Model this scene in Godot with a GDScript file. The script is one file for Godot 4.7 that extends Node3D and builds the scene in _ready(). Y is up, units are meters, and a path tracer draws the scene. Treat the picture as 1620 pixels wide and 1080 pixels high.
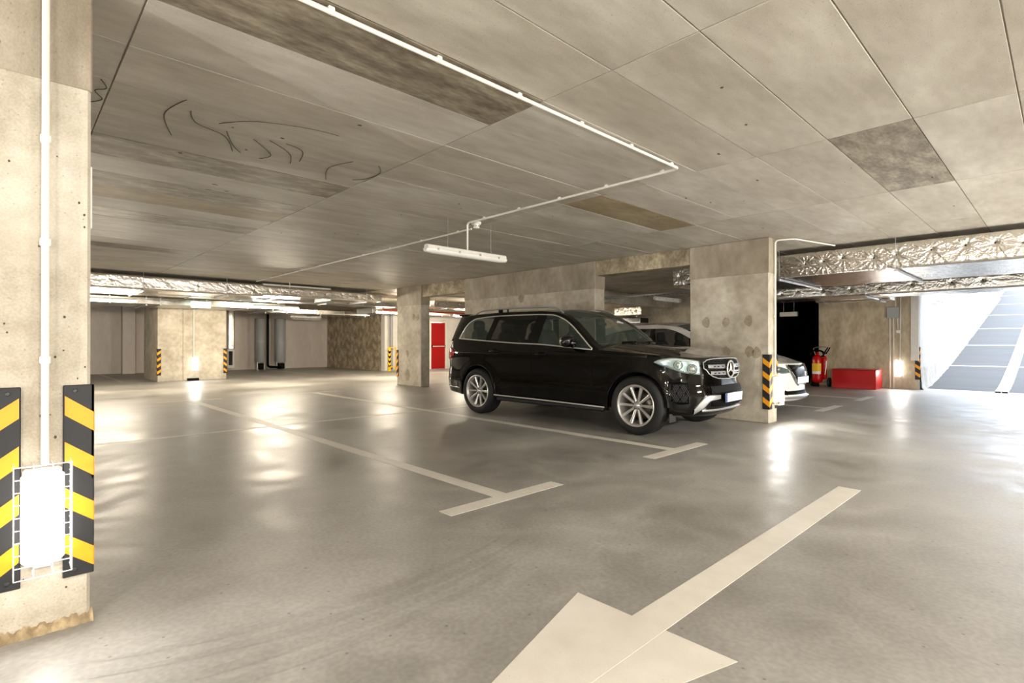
extends Node3D
# Underground car park. World: X runs along the aisle, Y up, Z towards the aisle; V(x, y, u) takes u = -z.

var rng := RandomNumberGenerator.new()
var M := {}
var T := {}
var taken := {}

func _ready():
	rng.seed = 4711
	# ---------- camera ----------
	var cam := Camera3D.new()
	cam.name = "camera"
	cam.fov = 65.43
	cam.near = 0.05
	cam.far = 200.0
	add_child(cam)
	cam.position = Vector3(0, 1.2, 0)
	cam.rotation_degrees = Vector3(0.17, -43.76, 0)
	cam.current = true
	# ---------- sky and exposure ----------
	var env := Environment.new()
	env.background_mode = Environment.BG_SKY
	var sky := Sky.new()
	var sm := ProceduralSkyMaterial.new()
	sm.sky_top_color = Color(0.88, 0.93, 1.0)
	sm.sky_horizon_color = Color(0.93, 0.96, 1.0)
	sm.ground_bottom_color = Color(0.35, 0.35, 0.34)
	sm.ground_horizon_color = Color(0.5, 0.5, 0.5)
	sm.sky_energy_multiplier = 2.7
	sky.sky_material = sm
	env.sky = sky
	env.tonemap_mode = Environment.TONE_MAPPER_LINEAR
	env.tonemap_exposure = 1.45
	env.sdfgi_enabled = true
	env.ssao_enabled = true
	env.ssil_enabled = true
	var we := WorldEnvironment.new()
	we.name = "environment"
	we.environment = env
	add_child(we)
	make_textures()
	make_materials()
	build_shell()
	build_floor()
	build_ceiling()
	build_piers()
	build_ramp()
	build_suv()
	build_white_car()
	build_lamps()
	build_guards()
	build_ducts()
	build_conduits()
	build_right_corner()
	build_back()

# ======================================================== helpers
func V(x, y, u) -> Vector3:
	return Vector3(x, y, -u)

func numbered(called: String) -> String:
	var n: int = taken.get(called, 0)
	taken[called] = n + 1
	return called if n == 0 else "%s_%03d" % [called, n]

func tag(o, label: String, category: String, group := "", kind := ""):
	if label: o.set_meta("label", label)
	if category: o.set_meta("category", category)
	if group: o.set_meta("group", group)
	if kind: o.set_meta("kind", kind)
	return o

func thing(called: String, label: String, category: String, at := Vector3.ZERO, turn := 0.0, group := "", kind := ""):
	var o := Node3D.new()
	o.name = numbered(called)
	add_child(o)
	o.position = at
	o.rotation.y = turn
	tag(o, label, category, group, kind)
	return o

func obj(called: String, s, mat: Material, parent = null):
	var mi := MeshInstance3D.new()
	var mesh: Mesh
	if s is SurfaceTool:
		s.generate_normals()
		mesh = s.commit()
	else:
		mesh = s
	mi.mesh = mesh
	mi.material_override = mat
	if parent == null:
		mi.name = numbered(called)
		add_child(mi)
	else:
		mi.name = called
		parent.add_child(mi, true)
	return mi

func struct(called: String, s, mat: Material, label := "", category := ""):
	return tag(obj(called, s, mat), label, category, "", "structure")

func S() -> SurfaceTool:
	var s := SurfaceTool.new()
	s.begin(Mesh.PRIMITIVE_TRIANGLES)
	return s

func tri(s: SurfaceTool, a: Vector3, b: Vector3, c: Vector3, sg := -1):   # counter-clockwise seen from outside
	s.set_smooth_group(sg); s.add_vertex(a)
	s.set_smooth_group(sg); s.add_vertex(c)
	s.set_smooth_group(sg); s.add_vertex(b)

func quad(s: SurfaceTool, a: Vector3, b: Vector3, c: Vector3, d: Vector3, sg := -1):
	tri(s, a, b, c, sg)
	tri(s, a, c, d, sg)

func tri_out(s, a: Vector3, b: Vector3, c: Vector3, o: Vector3, sg := -1):
	if (b - a).cross(c - a).dot((a + b + c) / 3.0 - o) < 0.0:
		tri(s, a, c, b, sg)
	else:
		tri(s, a, b, c, sg)

func quad_out(s, a, b, c, d, o, sg := -1):
	tri_out(s, a, b, c, o, sg)
	tri_out(s, a, c, d, o, sg)

func box(s, c: Vector3, sz: Vector3, b := 0.0, B := Basis.IDENTITY):
	var h := sz * 0.5
	b = minf(b, minf(h.x, minf(h.y, h.z)) * 0.9)
	var ax := [0, 1, 2]
	var pt = func(sg3: Vector3, face: int) -> Vector3:
		var p := Vector3(h.x * sg3.x, h.y * sg3.y, h.z * sg3.z)
		for k in 3:
			if k != face: p[k] -= b * sg3[k]
		return c + B * p
	for a in 3:
		var u: int = (a + 1) % 3
		var w: int = (a + 2) % 3
		for sg in [-1.0, 1.0]:
			var q := []
			for e in [[-1.0, -1.0], [1.0, -1.0], [1.0, 1.0], [-1.0, 1.0]]:
				var v := Vector3.ZERO
				v[a] = sg; v[u] = e[0]; v[w] = e[1]
				q.append(pt.call(v, a))
			quad_out(s, q[0], q[1], q[2], q[3], c)
		if b > 0.0:
			for s1 in [-1.0, 1.0]:
				for s2 in [-1.0, 1.0]:
					var v0 := Vector3.ZERO
					var v1 := Vector3.ZERO
					v0[u] = s1; v0[w] = s2; v0[a] = -1.0
					v1[u] = s1; v1[w] = s2; v1[a] = 1.0
					quad_out(s, pt.call(v0, u), pt.call(v1, u), pt.call(v1, w), pt.call(v0, w), c)
	if b > 0.0:
		for i in 8:
			var v := Vector3(1 if i & 1 else -1, 1 if i & 2 else -1, 1 if i & 4 else -1)
			tri_out(s, pt.call(v, 0), pt.call(v, 1), pt.call(v, 2), c)

func boxa(s, x0, x1, y0, y1, u0, u1, b := 0.0):     # box between limits, u = -z
	box(s, Vector3((x0 + x1) * 0.5, (y0 + y1) * 0.5, -(u0 + u1) * 0.5), Vector3(absf(x1 - x0), absf(y1 - y0), absf(u1 - u0)), b)

func grid(s, P: Array, sg := 1, flip := false, closed := false):   # P: rows of points
	for i in P.size() - 1:
		var A = P[i]
		var Bq = P[i + 1]
		var n: int = A.size()
		for j in (n if closed else n - 1):
			var k := (j + 1) % n
			if flip: quad(s, A[j], Bq[j], Bq[k], A[k], sg)
			else: quad(s, A[j], A[k], Bq[k], Bq[j], sg)

func lathe(s, prof: Array, n: int, X := Transform3D.IDENTITY, sg := 1):   # prof: Vector2(radius, y) from bottom to top
	var P := []
	for p in prof:
		var row := []
		for k in n:
			var a := TAU * k / n
			row.append(X * Vector3(p.x * cos(a), p.y, -p.x * sin(a)))
		P.append(row)
	grid(s, P, sg, false, true)

func tube(s, pts: Array, r: float, n := 8, closed := false, flat := 1.0):
	var P := []
	var m: int = pts.size()
	var up := Vector3.UP
	for i in m:
		var t: Vector3
		if closed: t = (pts[(i + 1) % m] - pts[(i - 1 + m) % m]).normalized()
		else: t = (pts[mini(i + 1, m - 1)] - pts[maxi(i - 1, 0)]).normalized()
		if i == 0:
			up = Vector3.UP if absf(t.y) < 0.9 else Vector3.RIGHT
		var sd := t.cross(up).normalized()
		up = sd.cross(t).normalized()
		var row := []
		for k in n:
			var a := TAU * k / n
			row.append(pts[i] + (sd * cos(a) * flat + up * sin(a)) * r)
		P.append(row)
	if closed: P.append(P[0])
	grid(s, P, 1, true, true)
	if not closed:
		for e in [0, m - 1]:
			for k in n:
				tri_out(s, pts[e], P[e][k], P[e][(k + 1) % n], pts[1 if e == 0 else m - 2])

func rod(s, a: Vector3, b: Vector3, r: float, n := 8):
	tube(s, [a, b], r, n)

func bend(pts: Array, rad: float, n := 5) -> Array:   # round the corners of a polyline
	var out := [pts[0]]
	for i in range(1, pts.size() - 1):
		var d0: Vector3 = (pts[i - 1] - pts[i]).normalized()
		var d1: Vector3 = (pts[i + 1] - pts[i]).normalized()
		var a: Vector3 = pts[i] + d0 * rad
		var b: Vector3 = pts[i] + d1 * rad
		for k in n + 1:
			var t := float(k) / n
			out.append(a.lerp(pts[i], t).lerp(pts[i].lerp(b, t), t))
	out.append(pts[-1])
	return out

func ball(s, c: Vector3, r: Vector3, pw := 1.0, n := 16, B := Basis.IDENTITY):
	var P := []
	for i in n / 2 + 1:
		var th := PI * i / (n / 2)
		var row := []
		for k in n:
			var a := TAU * k / n
			var q := Vector3(sin(th) * cos(a), -cos(th), -sin(th) * sin(a))
			var e := Vector3(signf(q.x) * pow(absf(q.x), pw), signf(q.y) * pow(absf(q.y), pw), signf(q.z) * pow(absf(q.z), pw))
			row.append(c + B * (e * r))
		P.append(row)
	grid(s, P, 1, false, true)

func prism(s, poly: Array, o: Vector3, ex: Vector3, ey: Vector3, ez: Vector3):   # poly of Vector2 in the ex/ey plane, thickness along ez
	var pp := PackedVector2Array()
	for p in poly: pp.append(p)
	var cen := Vector2.ZERO
	for p in pp: cen += p / pp.size()
	var mid := o + ex * cen.x + ey * cen.y + ez * 0.5
	var idx := Geometry2D.triangulate_polygon(pp)
	var ft = func(p: Vector2, k: float) -> Vector3: return o + ex * p.x + ey * p.y + ez * k
	for i in range(0, idx.size(), 3):
		var a = pp[idx[i]]; var b = pp[idx[i + 1]]; var c = pp[idx[i + 2]]
		var far0: Vector3 = (ft.call(a, 0.0) + ft.call(b, 0.0) + ft.call(c, 0.0)) / 3.0
		tri_out(s, ft.call(a, 0.0), ft.call(b, 0.0), ft.call(c, 0.0), far0 + ez * 0.5)
		tri_out(s, ft.call(a, 1.0), ft.call(b, 1.0), ft.call(c, 1.0), far0 + ez * 0.5)
	var ccw := not Geometry2D.is_polygon_clockwise(pp)
	var flip := ex.cross(ey).dot(ez) < 0.0
	for i in pp.size():
		var a = pp[i]; var b = pp[(i + 1) % pp.size()]
		if ccw != flip: quad(s, ft.call(a, 0.0), ft.call(b, 0.0), ft.call(b, 1.0), ft.call(a, 1.0))
		else: quad(s, ft.call(b, 0.0), ft.call(a, 0.0), ft.call(a, 1.0), ft.call(b, 1.0))

func lut(a: Array, x: float) -> float:     # smooth interpolation; a: [x, y] ascending in x
	var n := a.size()
	if x <= a[0][0]: return a[0][1]
	if x >= a[n - 1][0]: return a[n - 1][1]
	var i := 0
	while x > a[i + 1][0]: i += 1
	var h: float = a[i + 1][0] - a[i][0]
	var d: float = (a[i + 1][1] - a[i][1]) / h
	var m0 := d
	var m1 := d
	if i > 0:
		var dl: float = (a[i][1] - a[i - 1][1]) / (a[i][0] - a[i - 1][0])
		m0 = 0.0 if dl * d <= 0.0 else 2.0 * dl * d / (dl + d)
	if i < n - 2:
		var dr: float = (a[i + 2][1] - a[i + 1][1]) / (a[i + 2][0] - a[i + 1][0])
		m1 = 0.0 if dr * d <= 0.0 else 2.0 * dr * d / (dr + d)
	var t: float = (x - a[i][0]) / h
	var t2 := t * t
	var t3 := t2 * t
	return (2 * t3 - 3 * t2 + 1) * a[i][1] + (t3 - 2 * t2 + t) * h * m0 + (-2 * t3 + 3 * t2) * a[i + 1][1] + (t3 - t2) * h * m1

# ======================================================== textures and materials
func layer(size: int, freq: float, sd: int, type := FastNoiseLite.TYPE_SIMPLEX_SMOOTH, oct := 4, ridged := false, warp := 0.0) -> PackedByteArray:
	var n := FastNoiseLite.new()
	n.seed = sd
	n.noise_type = type
	n.frequency = freq
	n.fractal_octaves = oct
	n.fractal_type = FastNoiseLite.FRACTAL_RIDGED if ridged else FastNoiseLite.FRACTAL_FBM
	if warp > 0.0:
		n.domain_warp_enabled = true
		n.domain_warp_amplitude = warp
		n.domain_warp_frequency = freq
	var im := n.get_seamless_image(size, size)
	im.convert(Image.FORMAT_L8)
	return im.get_data()

func mixed(size: int, layers: Array, weights: Array, low: Color, high: Color, pits := PackedByteArray(), pit := Color.BLACK, cut := 30) -> ImageTexture:
	var n := size * size
	var data := PackedByteArray()
	data.resize(n * 3)
	var a: PackedByteArray = layers[0]
	var b: PackedByteArray = layers[1]
	var c: PackedByteArray = layers[2]
	var wa: float = weights[0] / 255.0
	var wb: float = weights[1] / 255.0
	var wc: float = weights[2] / 255.0
	var base: float = 0.5 - 0.5 * (weights[0] + weights[1] + weights[2])
	var has := pits.size() > 0
	for i in n:
		var v := clampf(base + a[i] * wa + b[i] * wb + c[i] * wc, 0.0, 1.0)
		var col := low.lerp(high, v)
		if has and pits[i] < cut: col = pit
		data[i * 3] = int(col.r * 255.0)
		data[i * 3 + 1] = int(col.g * 255.0)
		data[i * 3 + 2] = int(col.b * 255.0)
	return ImageTexture.create_from_image(Image.create_from_data(size, size, false, Image.FORMAT_RGB8, data))

func normal_tex(size: int, freq: float, sd: int, strength: float, oct := 4, ridged := false) -> ImageTexture:
	var n := FastNoiseLite.new()
	n.seed = sd
	n.frequency = freq
	n.fractal_octaves = oct
	n.fractal_type = FastNoiseLite.FRACTAL_RIDGED if ridged else FastNoiseLite.FRACTAL_FBM
	var im := n.get_seamless_image(size, size)
	im.convert(Image.FORMAT_RGBA8)
	im.bump_map_to_normal_map(strength)
	return ImageTexture.create_from_image(im)

func make_textures():
	var big := layer(1024, 0.004, 3, FastNoiseLite.TYPE_SIMPLEX_SMOOTH, 5, false, 40.0)
	var mid := layer(1024, 0.02, 5, FastNoiseLite.TYPE_SIMPLEX_SMOOTH, 4)
	var fine := layer(1024, 0.25, 7, FastNoiseLite.TYPE_SIMPLEX, 3)
	var pits := layer(1024, 0.16, 9, FastNoiseLite.TYPE_SIMPLEX, 2)
	T.conc = mixed(1024, [big, mid, fine], [0.75, 0.45, 0.35], Color(0.62, 0.585, 0.53), Color(0.86, 0.845, 0.815), pits, Color(0.55, 0.52, 0.48), 14)
	T.ceil = mixed(1024, [big, mid, fine], [0.8, 0.4, 0.3], Color(0.67, 0.645, 0.60), Color(0.85, 0.838, 0.81), pits, Color(0.54, 0.51, 0.47), 13)
	var bl := layer(1024, 0.006, 21, FastNoiseLite.TYPE_SIMPLEX_SMOOTH, 6, false, 60.0)
	var bm := layer(1024, 0.03, 23, FastNoiseLite.TYPE_SIMPLEX_SMOOTH, 5, false, 20.0)
	T.stain = mixed(1024, [bl, bm, fine], [1.1, 0.7, 0.3], Color(0.46, 0.425, 0.375), Color(0.76, 0.73, 0.67))
	var f1 := layer(1024, 0.0035, 31, FastNoiseLite.TYPE_SIMPLEX_SMOOTH, 6, false, 70.0)
	var f2 := layer(1024, 0.013, 33, FastNoiseLite.TYPE_SIMPLEX_SMOOTH, 5, true, 45.0)
	T.floor = mixed(1024, [f1, f2, fine], [0.75, 0.35, 0.32], Color(0.47, 0.458, 0.437), Color(0.71, 0.705, 0.692), pits, Color(0.40, 0.38, 0.36), 9)
	T.floor_rough = mixed(1024, [f2, f1, mid], [0.7, 0.7, 0.3], Color(0.42, 0.42, 0.42), Color(0.78, 0.78, 0.78))
	T.asphalt = mixed(1024, [big, mid, fine], [0.5, 0.5, 0.6], Color(0.42, 0.42, 0.43), Color(0.60, 0.60, 0.61))
	T.paint = mixed(1024, [f1, mid, fine], [0.7, 0.4, 0.3], Color(0.855, 0.835, 0.80), Color(0.94, 0.93, 0.905), pits, Color(0.72, 0.69, 0.63), 7)
	T.foil_n = normal_tex(512, 0.035, 51, 9.0, 4, true)
	T.rough_n = normal_tex(512, 0.06, 53, 1.5, 5)
	T.floor_n = normal_tex(512, 0.03, 55, 0.7, 5)

func mat(color: Color, rough := 0.6, metal := 0.0) -> StandardMaterial3D:
	var m := StandardMaterial3D.new()
	m.albedo_color = color
	m.roughness = rough
	m.metallic = metal
	return m

func tri_mat(tex: Texture2D, tint: Color, rough: float, scale: Vector3, offset := Vector3.ZERO) -> StandardMaterial3D:
	var m := mat(tint, rough)
	m.albedo_texture = tex
	m.uv1_triplanar = true
	m.uv1_world_triplanar = true
	m.uv1_triplanar_sharpness = 8.0
	m.uv1_scale = scale
	m.uv1_offset = offset
	return m

func make_materials():
	var k := Vector3(0.28, 0.28, 0.28)
	M.conc = tri_mat(T.conc, Color(0.95, 0.935, 0.90), 0.75, k)
	M.conc_smooth = tri_mat(T.conc, Color(0.80, 0.77, 0.72), 0.6, Vector3(0.35, 0.2, 0.35), Vector3(0.3, 0.2, 0.6))
	M.conc_boards = tri_mat(T.stain, Color(1.0, 0.97, 0.90), 0.75, Vector3(0.4, 0.34, 0.4))
	M.conc_streak = tri_mat(T.conc, Color(0.93, 0.885, 0.80), 0.8, Vector3(0.45, 0.22, 0.45))
	M.stainmark = mat(Color(0.30, 0.26, 0.21), 0.8)
	M.mortar = tri_mat(T.stain, Color(1.0, 0.93, 0.80), 0.95, Vector3(0.8, 0.8, 0.8))
	M.patch = tri_mat(T.conc, Color(0.82, 0.79, 0.725), 0.85, Vector3(0.9, 0.9, 0.9))
	for i in 5:
		var o := Vector3(0.37 * i, 0.11 * i, 0.53 * i)
		var tint: Color = [Color(0.955, 0.945, 0.925), Color(0.94, 0.928, 0.90), Color(0.965, 0.957, 0.94), Color(0.925, 0.91, 0.88), Color(0.95, 0.938, 0.91)][i]
		var m := tri_mat(T.ceil, tint, 0.58, Vector3(0.14, 0.3, 0.45), o)
		M["panel%d" % i] = m
	M.panel_dark = tri_mat(T.stain, Color(0.88, 0.865, 0.83), 0.5, Vector3(0.30, 0.5, 0.9))
	M.panel_brown = tri_mat(T.conc, Color(0.80, 0.75, 0.645), 0.55, Vector3(0.2, 0.5, 0.5))
	for n in ["conc", "conc_boards", "mortar"]:
		M[n].normal_enabled = true
		M[n].normal_texture = T.rough_n
		M[n].normal_scale = 0.35
	var f := tri_mat(T.floor, Color(0.97, 0.96, 0.945), 0.70, Vector3(0.11, 0.11, 0.11))
	f.roughness_texture = T.floor_rough
	f.normal_enabled = true
	f.normal_texture = T.floor_n
	f.normal_scale = 0.06
	M.floor = f
	M.line = tri_mat(T.paint, Color(0.92, 0.91, 0.895), 0.5, Vector3(0.3, 0.3, 0.3))
	M.line_old = tri_mat(T.paint, Color(0.83, 0.81, 0.78), 0.5, Vector3(0.3, 0.3, 0.3))
	M.asphalt = tri_mat(T.asphalt, Color(0.45, 0.437, 0.415), 0.8, Vector3(0.8, 0.5, 0.06))
	M.white_wall = tri_mat(T.paint, Color(0.96, 0.96, 0.96), 0.8, Vector3(0.3, 0.3, 0.3))
	M.grey_wall = tri_mat(T.paint, Color(0.93, 0.905, 0.90), 0.85, Vector3(0.25, 0.1, 0.25))
	M.ramp_wall = tri_mat(T.paint, Color(0.82, 0.82, 0.82), 0.8, Vector3(0.3, 0.3, 0.3))
	M.floor_mark = f.duplicate()
	M.floor_mark.albedo_color = Color(0.935, 0.925, 0.908)
	M.plinth = tri_mat(T.conc, Color(0.84, 0.84, 0.84), 0.85, Vector3(0.3, 0.3, 0.3))
	M.painted_dark = mat(Color(0.035, 0.035, 0.04), 0.95)  # near-black colour that paints in the darkness of the store room
	M.white = mat(Color(0.90, 0.885, 0.85), 0.4)
	M.white_wire = mat(Color(0.93, 0.92, 0.90), 0.35)
	M.pvc = mat(Color(0.90, 0.88, 0.84), 0.38)
	M.rubber = mat(Color(0.085, 0.085, 0.095), 0.55)
	M.yellow = mat(Color(0.90, 0.60, 0.03), 0.45)
	M.bolt = mat(Color(0.25, 0.25, 0.25), 0.4, 0.8)
	M.steel = mat(Color(0.70, 0.71, 0.72), 0.32, 0.9)
	M.galv = tri_mat(T.conc, Color(0.93, 0.94, 0.95), 0.28, Vector3(0.5, 0.5, 0.5))
	M.galv.metallic = 0.9
	M.drum = mat(Color(0.72, 0.73, 0.74), 0.35, 0.35)
	M.foil = mat(Color(0.90, 0.88, 0.85), 0.20, 1.0)
	M.foil.normal_enabled = true
	M.foil.normal_texture = T.foil_n
	M.foil.normal_scale = 0.22
	M.foil.uv1_triplanar = true
	M.foil.uv1_world_triplanar = true
	M.foil.uv1_scale = Vector3(0.9, 0.9, 0.9)
	M.black = mat(Color(0.02, 0.02, 0.02), 0.5)
	M.black.metallic_specular = 0.2
	M.black_gloss = mat(Color(0.012, 0.012, 0.013), 0.15)
	M.red = mat(Color(0.66, 0.02, 0.03), 0.42)
	M.red_gloss = mat(Color(0.72, 0.03, 0.03), 0.25)
	M.orange = mat(Color(0.70, 0.22, 0.08), 0.5)
	M.grey = mat(Color(0.60, 0.60, 0.60), 0.5)
	M.tape = mat(Color(0.93, 0.74, 0.05), 0.5)
	# car materials
	M.paint_black = mat(Color(0.012, 0.012, 0.013), 0.1)
	M.paint_black.metallic_specular = 0.1
	M.paint_black.clearcoat_enabled = true
	M.paint_black.clearcoat = 1.0
	M.paint_black.clearcoat_roughness = 0.03
	M.paint_white = mat(Color(0.88, 0.87, 0.84), 0.25)
	M.paint_white.clearcoat_enabled = true
	M.paint_white.clearcoat = 1.0
	M.paint_white.clearcoat_roughness = 0.04
	M.chrome = mat(Color(0.90, 0.89, 0.87), 0.10, 1.0)
	M.alu = mat(Color(0.80, 0.79, 0.775), 0.30, 0.7)
	M.trim = mat(Color(0.88, 0.87, 0.84), 0.28, 0.6)
	M.mesh = mat(Color(0.22, 0.22, 0.22), 0.4)
	M.mesh.metallic_specular = 0.3
	M.silver = mat(Color(0.74, 0.74, 0.74), 0.30, 0.7)
	M.tyre = mat(Color(0.045, 0.044, 0.043), 0.7)
	M.plastic = mat(Color(0.03, 0.03, 0.032), 0.6)
	M.disc = mat(Color(0.35, 0.33, 0.31), 0.4, 0.9)
	M.leather = mat(Color(0.12, 0.115, 0.11), 0.6)
	M.lining = mat(Color(0.30, 0.29, 0.27), 0.8)
	M.lamp_back = mat(Color(0.62, 0.70, 0.70), 0.22, 0.6)
	M.tail = mat(Color(0.60, 0.01, 0.03), 0.12)
	M.plate = mat(Color(0.90, 0.91, 0.93), 0.35)
	M.blue = mat(Color(0.10, 0.22, 0.60), 0.4)
	M.glass = glass(Color(0.24, 0.30, 0.27), 0.36)
	M.glass_dark = glass(Color(0.05, 0.06, 0.06), 0.62)
	M.glass_clear = glass(Color(0.75, 0.86, 0.84), 0.14)

func glass(c: Color, a: float) -> StandardMaterial3D:
	var m := mat(Color(c.r, c.g, c.b, a), 0.03)
	m.transparency = BaseMaterial3D.TRANSPARENCY_ALPHA
	return m

func glow(c: Color, e: float) -> StandardMaterial3D:
	var m := mat(Color(0.95, 0.95, 0.95), 0.4)
	m.emission_enabled = true
	m.emission = c
	m.emission_energy_multiplier = e
	return m

# ======================================================== shell
const CH := 2.78     # ceiling height
const XR := 17.0     # right wall
const XL := -7.0
const UB := -9.0     # wall behind the camera
const UF := 25.8     # far wall

func build_shell():
	var s := S()
	boxa(s, XL - 0.3, XL, -0.2, 3.1, UB - 0.3, UF + 0.3)
	struct("wall_left", s, M.conc)
	s = S(); boxa(s, XL, XR, -0.2, 3.1, UB - 0.3, UB)
	struct("wall_behind", s, M.conc)
	s = S(); boxa(s, XL, 11.8, -0.2, 3.1, UF, UF + 0.3)
	struct("wall_far", s, M.grey_wall)
	s = S(); boxa(s, 11.8, 12.1, -0.2, 3.1, 20.5, UF + 0.3)
	struct("wall_recess", s, M.conc_boards)
	# wall with the red door: left of the door, right of it, above it
	var w = thing("wall_door", "", "", Vector3.ZERO, 0.0, "", "structure")
	s = S()
	boxa(s, 11.8, 14.16, -0.2, 3.1, 20.2, 20.5)
	boxa(s, 15.02, XR + 0.4, -0.2, 3.1, 20.2, 20.5)
	boxa(s, 14.16, 15.02, 2.16, 3.1, 20.2, 20.5)
	boxa(s, 14.16, 15.02, -0.2, 0.0, 20.2, 20.5)
	obj("plaster", s, M.white_wall, w)
	# right wall: behind the ramp mouth's far side, the piece by the red box, then the dark opening, then on
	s = S(); boxa(s, XR, XR + 0.4, -0.2, 3.1, 2.66, 4.95)
	struct("wall_right", s, M.conc_streak)
	s = S(); boxa(s, XR, XR + 0.4, -0.2, 3.1, 7.6, 20.5)
	struct("wall_right", s, M.conc)
	s = S(); boxa(s, XR, XR + 0.4, -0.2, 3.1, UB - 0.3, -2.6)
	struct("wall_right", s, M.conc)
	s = S(); boxa(s, XR, XR + 0.4, 2.62, 3.1, -2.6, 2.66)
	struct("beam_over_ramp", s, M.conc)
	s = S(); boxa(s, XR, XR + 0.4, 2.5, 3.1, 4.95, 7.6)
	struct("beam_over_store", s, M.conc)
	# store room behind the opening; its darkness is painted on as near-black walls
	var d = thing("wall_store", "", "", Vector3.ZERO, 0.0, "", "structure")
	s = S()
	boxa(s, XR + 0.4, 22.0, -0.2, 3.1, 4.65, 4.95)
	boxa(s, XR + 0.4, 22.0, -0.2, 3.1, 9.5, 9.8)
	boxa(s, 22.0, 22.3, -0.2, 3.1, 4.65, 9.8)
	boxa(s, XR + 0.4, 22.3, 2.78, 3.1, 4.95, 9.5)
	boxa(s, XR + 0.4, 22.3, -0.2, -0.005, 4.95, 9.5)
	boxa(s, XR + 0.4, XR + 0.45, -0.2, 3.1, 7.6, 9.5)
	obj("painted_dark_lining", s, M.painted_dark, d)

# ======================================================== floor and its markings
func build_floor():
	var f = thing("floor", "", "", Vector3.ZERO, 0.0, "", "structure")
	var s := S()
	boxa(s, XL, XR + 0.4, -0.25, 0.0, UB, UF)
	obj("slab", s, M.floor, f)
	var y0 := 0.0
	var y1 := 0.0015
	# bay lines along the bays
	for x in [2.835, 5.46, 10.98, 13.45]:
		s = S(); boxa(s, x - 0.07, x + 0.07, y0, y1, 3.10, 12.6 if x < 6.0 else 7.9)
		obj("bay_line", s, M.line if x < 6.0 else M.line_old, f)
		s = S(); boxa(s, x - 0.59, x + 0.60, y0, y1, 2.955, 3.10)
		obj("bay_line_foot", s, M.line, f)
	# line between the two rows of bays
	s = S(); boxa(s, XL + 3.0, 8.1, y0, y1 * 0.6, 7.88, 7.99)
	obj("row_line", s, M.line_old, f)
	for x in [0.2, 2.835, 5.46]:
		s = S(); boxa(s, x - 0.6, x + 0.6, y0, y1, 12.6, 12.72)
		obj("bay_line_foot", s, M.line_old, f)
	for x in [5.9, 8.6]:
		s = S(); boxa(s, x - 0.06, x + 0.06, y0, y1, 20.6, 25.6)
		obj("bay_line", s, M.line_old, f)
	s = S(); boxa(s, 2.6, 2.72, y0, y1, 20.4, 25.6)
	obj("bay_line", s, M.line_old, f)
	# faint tyre scuffs
	for q in [[1.4, 5.2, 2.9, 4.25, 5.05], [1.2, 5.4, 3.3, 4.3, 5.0], [6.8, -3.2, 3.4, 1.1, 1.9]]:
		s = S()
		for t in 2:
			var r0: float = q[2] + 0.11 * t
			var P := []
			for i in 25:
				var a: float = lerpf(q[3], q[4], i / 24.0)
				var hw := 0.035 * sin(PI * (i + 0.3) / 24.6)
				P.append([V(q[0] + cos(a) * (r0 - hw), 0.0007, q[1] + sin(a) * (r0 - hw)), V(q[0] + cos(a) * (r0 + hw), 0.0007, q[1] + sin(a) * (r0 + hw))])
			grid(s, P, 1, false)
		obj("tyre_scuff", s, M.floor_mark, f)
	# direction arrow: shaft and head
	var a := Node3D.new()
	a.name = "arrow_marking"
	f.add_child(a)
	s = S(); boxa(s, 0.9, 5.05, y0, y1 * 1.5, 1.163, 1.325)
	obj("shaft", s, M.line, a)
	s = S()
	prism(s, [Vector2(2.0, -1.63), Vector2(0.70, -1.245), Vector2(2.0, -0.86)], Vector3(0, 0.0, 0), Vector3.RIGHT, Vector3.BACK, Vector3.UP * y1)
	obj("head", s, M.line, a)

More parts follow.
